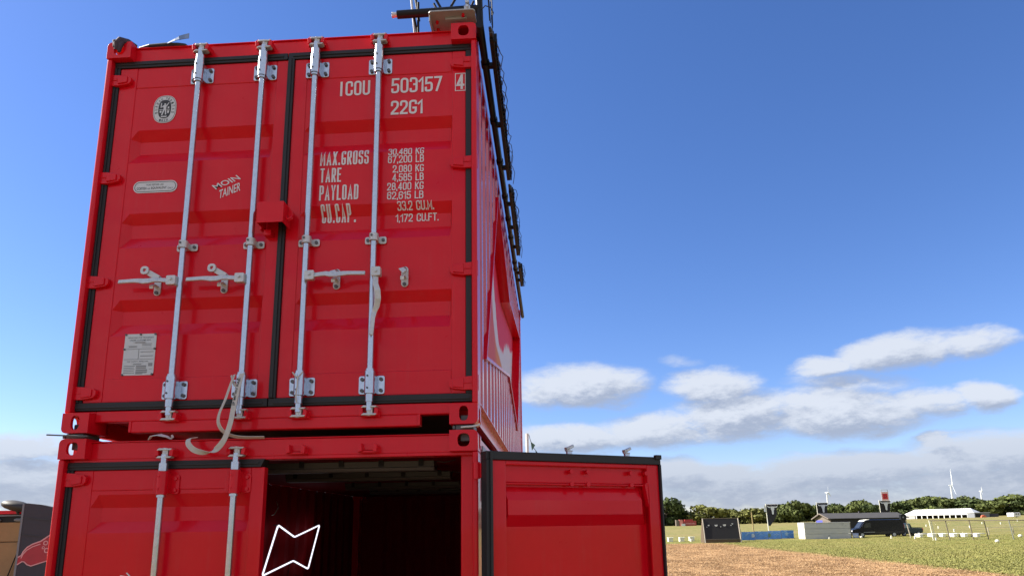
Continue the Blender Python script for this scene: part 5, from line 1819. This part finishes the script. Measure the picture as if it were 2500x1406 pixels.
t0_ = MB().tube([(44.7, 80.9, gz(44.7, 80.9) + 2.25), (41.9 + 1.0, 84.0, gz(42.9, 84) + 2.2)], 0.04, 6)
low = empty('wire_fence', put(56.9, 90.0), 'low wire fence with short pale posts behind the mesh fence', 'fence')
o1 = Vector(put(56.9, 90.0))
for i in range(5):
    x, y = 56.9 + 2.9 * i, 90 - 0.3 * i
    p_ = Vector(put(x, y)) - o1
    MB().tube([p_, p_ + Vector((-0.08, 0, 1.0))], 0.055, 6).build('post', TIMBER, low)
    if i:
        MB().tube([q_ + Vector((-0.08, 0, 0.95)), p_ + Vector((-0.08, 0, 0.95))], 0.018, 5).build('wire', WIRE, low)
        MB().tube([q_ + Vector((-0.04, 0, 0.5)), p_ + Vector((-0.04, 0, 0.5))], 0.012, 5).build('wire', WIRE, low)
    q_ = p_

# white bits left on the grass
for x, y, r, nm, lb in ((46.75, 72.0, 0.20, 'white_sack', 'round white sack lying on the grass in front of the mesh fence'), (55.2, 81.4, 0.22, 'white_sack', 'low white sack at the far right end of the mesh fence'),
                        (43.3, 87.4, 0.17, 'white_marker', 'small white marker post on the grass before the van'), (44.9, 84.8, 0.16, 'white_marker', 'small white marker post right of the leaning lamp post'),
                        (45.0, 80.3, 0.14, 'white_marker', 'small white marker at the foot of the bright fence posts'), (41.2, 91.2, 0.16, 'white_sack', 'small white lump on the grass before the sign at the van nose'),
                        (31.1, 95.6, 0.20, 'white_slab', 'flat white slab at the foot of the nearest flagpole'), (36.9, 90.8, 0.10, 'white_marker', 'tiny white marker in front of the grey container'),
                        (62.5, 120.0, 0.30, 'white_sack', 'white bundle on the far grass right of the lamp box'), (60.9, 88.0, 0.22, 'white_sack', 'white bundle hung on the low wire fence')):
    mb = MB()
    if nm == 'white_marker':
        mb.box(-0.08, 0.08, -0.08, 0.08, 0, 2.2 * r)
        o = mb.build(nm, WHITEB, None, 0.02)
    elif nm == 'white_slab':
        o = mb.box(-0.3, 0.3, -0.2, 0.2, 0, 0.16).build(nm, WHITEB, None, 0.02)
    else:
        mb.sphere((0, 0, r * 0.8), r * 1.1, r, r * 0.85, 10, 6)
        o = mb.build(nm, WHITEB)
    o.location = put(x, y)
    tag(o, lb, {'white_sack': 'sack', 'white_marker': 'marker', 'white_slab': 'slab'}[nm])
rnd = random.Random(11)
LP = [(2237, 1273, 150), (2246, 1275, 140), (2264, 1277, 130), (2295, 1284, 115), (2338, 1298, 100), (2395, 1283, 120), (2425, 1277, 140), (2455, 1279, 135), (2480, 1273, 160)]
for i in range(9):
    a = R(25.5 + 0.9 * i + rnd.uniform(-0.2, 0.2))
    dd = (205, 190, 170, 150, 126, 150, 185, 178, 210)[i]
    x, y = 0.4 + dd * math.sin(a), -3.75 + dd * math.cos(a)
    o = MB().box(-0.09, 0.09, -0.09, 0.09, 0.0, 0.45).build('white_marker', WHITEB, None, 0.02)
    o.location = put(x, y)
    tag(o, 'tiny white marker post scattered on the far grass behind the mesh fence', 'marker', 'far white marker posts')

# marquee, low buildings and caravan before the trees
t = empty('marquee', put(152.0, 300.0), 'long white marquee with an open front on white posts', 'marquee')
a_, b_ = Vector((149.2, 300.0)), Vector((166.0, 279.0))
dirx = (b_ - a_)
LNm = dirx.length
ang = math.atan2(dirx.y, dirx.x)
t.location = (a_.x, a_.y, gz(a_.x, a_.y) - 0.2)
t.rotation_euler = (0, 0, ang)
MB().add([(0, 0, 1.95), (LNm, 0, 1.95), (LNm - 2.4, 4.6, 4.1), (3.0, 4.6, 4.1), (0, 9.2, 1.95), (LNm, 9.2, 1.95)], [(0, 1, 2, 3), (3, 2, 5, 4), (0, 3, 4), (1, 5, 2)]).build('canopy', TENTW, t)
MB().box(0, LNm, -0.05, 0.0, 1.62, 1.95).build('valance', TENTW, t)
for k in range(11):
    x = 5.2 + (LNm - 5.4) * k / 10
    MB().box(x, x + 0.30, 0.0, 0.3, 0, 1.62).build('post', TENTW, t)
MB().box(0.3, 4.8, 0.05, 0.2, 0.0, 1.60).build('side_sheet', mat('grey_canvas', (0.45, 0.44, 0.43), 0.7), t)
MB().box(0.4, LNm - 0.4, 6.0, 6.2, 0.0, 1.7).build('back_wall', DARKP, t)

t = empty('low_building', put(164.6, 276.0), 'low grey flat building right of the marquee', 'building')
MB().box(0, 5.6, 0, 5, 0, 1.75).build('wall', GREYF, t)
MB().box(-0.2, 5.8, -0.3, 5.2, 1.76, 1.98).build('roof', CONC, t)
MB().box(0.3, 2.4, -0.05, -0.005, 0.1, 1.5).build('opening', BLACKM, t)  # black sheet on the wall paints the shade of a doorway
MB().box(6.2, 9.6, 1, 4, 0, 1.45).build('annex', DARKP, t)
t = MB().prism([(-1.0, 0), (1.1, 0), (0.9, 0.5), (0.2, 0.95), (-0.6, 0.8)], 'xz', -0.4, 0.4).build('orange_tent', mat('orange_cloth', (0.60, 0.13, 0.06), 0.7), None, 0.1)
t.location = put(165.4, 272.0)
tag(t, 'small orange tent in front of the low grey building', 'tent')
for x, y, lb in ((164.2, 290.0, 'white boxed mast head above the right end of the marquee'), (170.0, 290.0, 'white boxed mast head above the low grey building')):
    t = empty('mast', put(x, y), lb, 'mast', 'white topped masts')
    MB().tube([(0, 0, 0), (0, 0, 3.4)], 0.07, 6).build('pole', WIRE, t)
    MB().box(-0.55, 0.55, -0.3, 0.3, 2.2, 3.5).build('box', LAMPM, t)
t = empty('caravan', put(158.7, 244.0), 'small white caravan with two dark windows at the right edge', 'caravan')
MB().prism([(0.05, 0.3), (2.35, 0.3), (2.4, 1.4), (2.2, 1.62), (0.1, 1.60), (0.0, 1.2)], 'xz', 0, 3.5).build('body', TENTW, t, 0.08)
for x in (0.72, 1.45):
    MB().box(x, x + 0.5, -0.02, 0.0, 0.95, 1.38).build('window', GLASS, t)
wheel(t, 1.2, 0.3, 0.28)

# red far cabin
t = empty('red_cabin', put(54.3, 297.0), 'small red container cabin with a pale left end at the foot of the trees', 'cabin')
RC = mat('faded_red_cabin', (0.36, 0.045, 0.04), 0.6, var=0.15)
MB().box(1.6, 7.3, 0, 2.5, 0, 2.1).build('body', RC, t, 0.05)
MB().box(0.2, 1.55, -0.2, 2.4, 0, 2.7).build('end_panel', mat('salmon_panel', (0.65, 0.24, 0.20), 0.6), t)
MB().box(-1.2, 0.0, 0, 2.4, 0, 2.6).build('annex', OLDW, t)
MB().box(2.5, 6.0, 0.5, 2.0, 2.11, 2.75).build('roof_box', RC, t)
MB().box(1.0, 2.5, -0.6, -0.25, 0, 1.0).build('white_counter', DECAL, t)
m = MB()
for k in range(7):
    m.box(3.0 + 0.58 * k, 3.36 + 0.58 * k, -0.03, -0.005, 0.7, 1.25 + 0.12 * (k % 2))
m.build('painted_letters', mat('salmon_letters', (0.65, 0.30, 0.28), 0.6), t)

# red sign on a mast
t = empty('sign_mast', put(86.5, 180.0), 'red square sign on a thin scaffold mast above the trees', 'sign mast')
zb0 = -gz(86.5, 180.0)
for dx in (-0.75, 0.85):
    MB().tube([(dx, 0, 0), (dx, 0, zb0 + 10.0)], 0.05, 6).build('leg', WIRE, t)
for z in (5.6, 6.8, 10.0):
    MB().tube([(-0.75, 0, zb0 + z), (0.85, 0, zb0 + z)], 0.06, 6).build('crossbar', WIRE, t)
MB().box(-0.85, 0.95, -0.06, 0.0, zb0 + 7.15, zb0 + 9.5).build('board', mat('pink_white_board', (0.80, 0.55, 0.55), 0.5), t)
MB().box(-0.6, 0.7, -0.09, -0.065, zb0 + 7.6, zb0 + 9.05).build('red_field', mat('sign_red', (0.60, 0.02, 0.03), 0.5), t)
m = MB()
write(m, 'D', (-0.22, -0.10, zb0 + 7.85), (0.62, 0, 0), (0, 0, 0.95), 0.03)
m.build('letter', mat('sign_dark_red', (0.20, 0.01, 0.015), 0.5), t)


# wind turbines
def turbine(x, y, zh, rot, blade, lb, yaw):
    zg = gz(x, y)
    t = empty('wind_turbine', (x, y, zg), lb, 'wind turbine', 'far wind turbines', yaw)
    MB().tube([(0, 0, 0), (0, 0, zh - zg)], [2.6, 1.5], 12).build('tower', TURB, t)
    MB().box(-1.5, 1.5, -3.5, 4.5, zh - zg - 1.5, zh - zg + 1.5).build('nacelle', TURB, t, 0.5)
    for k in range(3):
        a = R(rot + 120 * k)
        dx, dz = math.sin(a), math.cos(a)
        c = Vector((0, -4.4, zh - zg))
        MB().strip([c + Vector((dx, 0, dz)) * q for q in (0, blade * 0.2, blade * 0.6, blade)], (dz, 0.5, -dx), [1.6, 2.9, 1.8, 0.5], 0.5).build('blade', TURB, t)
    MB().sphere((0, -4.4, zh - zg), 1.6, 2.0, 1.6, 10, 6).build('hub', TURB, t)


turbine(779.8, 2000, 83.6, 8, 17, 'small white wind turbine behind the middle flag', R(40))
turbine(1123.0, 2000, 98.0, -6, 46, 'tall white wind turbine with one blade pointing straight up', R(70))
turbine(1502.0, 2500, 100.0, -12, 16, 'thin faint wind turbine farthest to the right', R(56))


# ------------------------------------------------------------------ trees
def leaf_mat(name, c):
    m = mat(name, c, 0.85, var=0.35, vscale=0.18, island=0.42, spec=0.15)
    p = m.node_tree.nodes['Principled BSDF']
    return m


LEAF = [leaf_mat('dark_green_leaves', (0.055, 0.075, 0.026)), leaf_mat('olive_green_leaves', (0.150, 0.155, 0.048)), leaf_mat('mid_green_leaves', (0.095, 0.115, 0.036))]
BARK = mat('bark', (0.07, 0.055, 0.045), 0.9, var=0.3)


def crown_mesh(seed, n):
    """leaf clumps in the volume of several uneven lobes; unit height, unit radius"""
    r = random.Random(seed)
    lobes = []
    for k in range(15):
        a = r.uniform(0, 2 * math.pi)
        h = r.uniform(0.10, 0.86)
        rad = (1.0 - 0.9 * abs(h - 0.38) ** 1.3) * r.uniform(0.25, 0.78)
        lobes.append((Vector((math.cos(a) * rad, math.sin(a) * rad, h)), r.uniform(0.22, 0.40)))
    lobes.append((Vector((0, 0, 0.78)), 0.30))
    vs, fs = [], []
    while len(fs) < n:
        c, q = r.choice(lobes)
        dv = Vector((r.gauss(0, 1), r.gauss(0, 1), r.gauss(0, 1))).normalized()
        pnt = c + Vector((dv.x * q, dv.y * q, dv.z * q * 0.62)) * (r.uniform(0.62, 1.05) if r.random() < 0.85 else r.uniform(0.2, 0.6))
        if pnt.z < 0.02:
            continue
        nv = (dv + Vector((r.gauss(0, .55), r.gauss(0, .55), r.gauss(0, .55)))).normalized()
        ta = nv.orthogonal().normalized()
        tb = nv.cross(ta)
        aa = r.uniform(0, math.pi)
        ta, tb = ta * math.cos(aa) + tb * math.sin(aa), tb * math.cos(aa) - ta * math.sin(aa)
        s = r.uniform(0.035, 0.075)
        o = len(vs)
        for u, v in ((-1, -.6), (.2, -1), (1, .1), (.3, 1), (-.8, .7)):
            w_ = pnt + ta * u * s + tb * v * s
            vs.append((w_.x, w_.y, w_.z * 1.0))
        fs.append((o, o + 1, o + 2, o + 3, o + 4))
    me = bpy.data.meshes.new('crown')
    me.from_pydata(vs, [], fs)
    return me


def trunk_mesh(seed):
    r = random.Random(seed)
    m = MB().tube([(0, 0, -0.03), (0.01, 0, 0.15), (0.0, 0.01, 0.42), (0.02, 0, 0.72)], [0.045, 0.034, 0.024, 0.008], 7)
    for k in range(7):
        a = 2 * math.pi * k / 7 + r.uniform(-.3, .3)
        h = r.uniform(0.16, 0.5)
        l = r.uniform(0.35, 0.65)
        m.tube([(0, 0, h), (math.cos(a) * l * .5, math.sin(a) * l * .5, h + .10), (math.cos(a) * l, math.sin(a) * l, h + .26)], [0.018, 0.011, 0.004], 5)
    o = m.build('trunk', BARK)
    me = o.data
    bpy.data.objects.remove(o)
    return me


CROWNS = [[None] * 6 for _ in range(3)]
for k in range(6):
    base_me = crown_mesh(100 + k, 2600)
    for q in range(3):
        me = base_me if q == 0 else base_me.copy()
        me.materials.clear()
        me.materials.append(LEAF[q])
        CROWNS[q][k] = me
TRUNKS = [trunk_mesh(k) for k in range(3)]
KIND = ['dark green', 'olive green', 'mid green']


def tree(x, y, h, rad, tone, k, lb, zdrop=0.0):
    t = empty('tree', put(x, y, -zdrop), lb, 'tree', 'broadleaf trees along the far field edge', random.Random(int(x * 7 + y)).uniform(0, 6))
    c = bpy.data.objects.new('crown', CROWNS[tone][k % 6])
    COL.objects.link(c)
    c.parent = t
    c.scale = (rad, rad, h)
    b = bpy.data.objects.new('trunk', TRUNKS[k % 3])
    COL.objects.link(b)
    b.parent = t
    b.scale = (rad, rad, h)
    return t


def ray_xy(px, y):
    """field point on the sight line through a photo column at a given depth"""
    d = c_fwd + c_right * ((px - 1250) / 1655.7) - c_up * ((1275 - 703 - 234.5) / 1655.7)
    k = (y + 3.7528) / d.y
    return 0.4075 + d.x * k


# (photo column, top row, half width in pixels, depth, tone): front row first
ROW = [(1628, 1215, 40, 318, 0), (1660, 1240, 26, 322, 0), (1700, 1252, 26, 330, 2), (1738, 1233, 44, 316, 1), (1785, 1240, 26, 325, 2), (1815, 1246, 24, 318, 1), (1842, 1240, 36, 312, 1),
       (1880, 1236, 26, 316, 1), (1918, 1228, 34, 312, 2), (1952, 1223, 32, 310, 2), (1988, 1234, 26, 314, 0), (2020, 1232, 30, 306, 2), (2052, 1229, 30, 310, 0), (2078, 1228, 22, 304, 2),
       (2108, 1219, 26, 306, 2), (2136, 1228, 26, 300, 0), (2165, 1228, 24, 306, 2), (2192, 1224, 30, 300, 0), (2222, 1216, 34, 304, 2), (2262, 1209, 42, 300, 2), (2300, 1205, 46, 306, 2),
       (2345, 1208, 40, 300, 2), (2385, 1212, 40, 296, 0), (2425, 1214, 30, 292, 2), (2462, 1204, 50, 286, 2), (2505, 1214, 36, 282, 0), (2560, 1208, 50, 278, 2), (2625, 1212, 46, 272, 0),
       (1560, 1228, 46, 325, 2), (1480, 1236, 46, 330, 0), (1400, 1232, 46, 335, 2), (1310, 1236, 46, 335, 0)]
WHERE = ['behind the edge of the open red door', 'just right of the open red door', 'above the red cabin', 'behind the leaning black board', 'right of the leaning black board', 'left of the wooden pole',
         'behind the wooden pole', 'behind the nearest black flag', 'right of the nearest black flag', 'midway between the two left flags', 'left of the middle flag', 'behind the middle flag',
         'behind the left half of the shed roof', 'behind the middle of the shed roof', 'above the shed, pointed top', 'left of the third flag', 'behind the third flag', 'right of the third flag', 'above the lamp box post',
         'above the left end of the marquee', 'above the middle of the marquee under the tall turbine', 'above the right end of the marquee', 'above the low grey building', 'right of the faint turbine',
         'left of the white caravan', 'above the white caravan', 'beyond the right edge of the view', 'far beyond the right edge of the view', 'hidden behind the open door', 'hidden behind the container flank',
         'hidden behind the red containers', 'far left behind the red containers']
for i, (px, py, hwp, y, tone) in enumerate(ROW):
    y += 26 if px > 2150 else 0
    x = ray_xy(px, y)
    ppm = 1655.7 / ((y + 3.75) * 1.02)
    hz = 1283.7 - 0.0154 * (px - 1351)
    ztop = 2.054 + (hz - py) / ppm
    h = (ztop - gz(x, y)) * (0.90 if px > 2200 else 1.0)
    tree(x, y, h * 0.90, hwp / ppm * 1.38, tone, i, KIND[tone] + ' broadleaf tree ' + WHERE[i])
# bushes in the shade between and behind the trunks, read as one mass
rnd = random.Random(21)
vs, fs = [], []
for i in range(130):
    px = 1580 + 8.2 * i
    y = 348 - 0.20 * i + rnd.uniform(-6, 6)
    x = ray_xy(px, y)
    h, rad = rnd.uniform(4.5, 7.5), rnd.uniform(2.5, 4.0)
    z0 = gz(x, y)
    for k in range(150):
        dv = Vector((rnd.gauss(0, 1), rnd.gauss(0, 1), abs(rnd.gauss(0, 1)))).normalized()
        c = Vector((x, y, z0)) + Vector((dv.x * rad, dv.y * rad, dv.z * h)) * rnd.uniform(0.7, 1.0)
        nv = (dv + Vector((rnd.gauss(0, .5), rnd.gauss(0, .5), rnd.gauss(0, .5)))).normalized()
        ta = nv.orthogonal().normalized()
        tb = nv.cross(ta)
        q = rnd.uniform(0.25, 0.55)
        o = len(vs)
        for u, v in ((-1, -.6), (.2, -1), (1, .1), (.3, 1), (-.8, .7)):
            vs.append(c + ta * u * q + tb * v * q)
        fs.append((o, o + 1, o + 2, o + 3, o + 4))
tag(MB().add(vs, fs).build('undergrowth', LEAF[0]), kind='stuff')
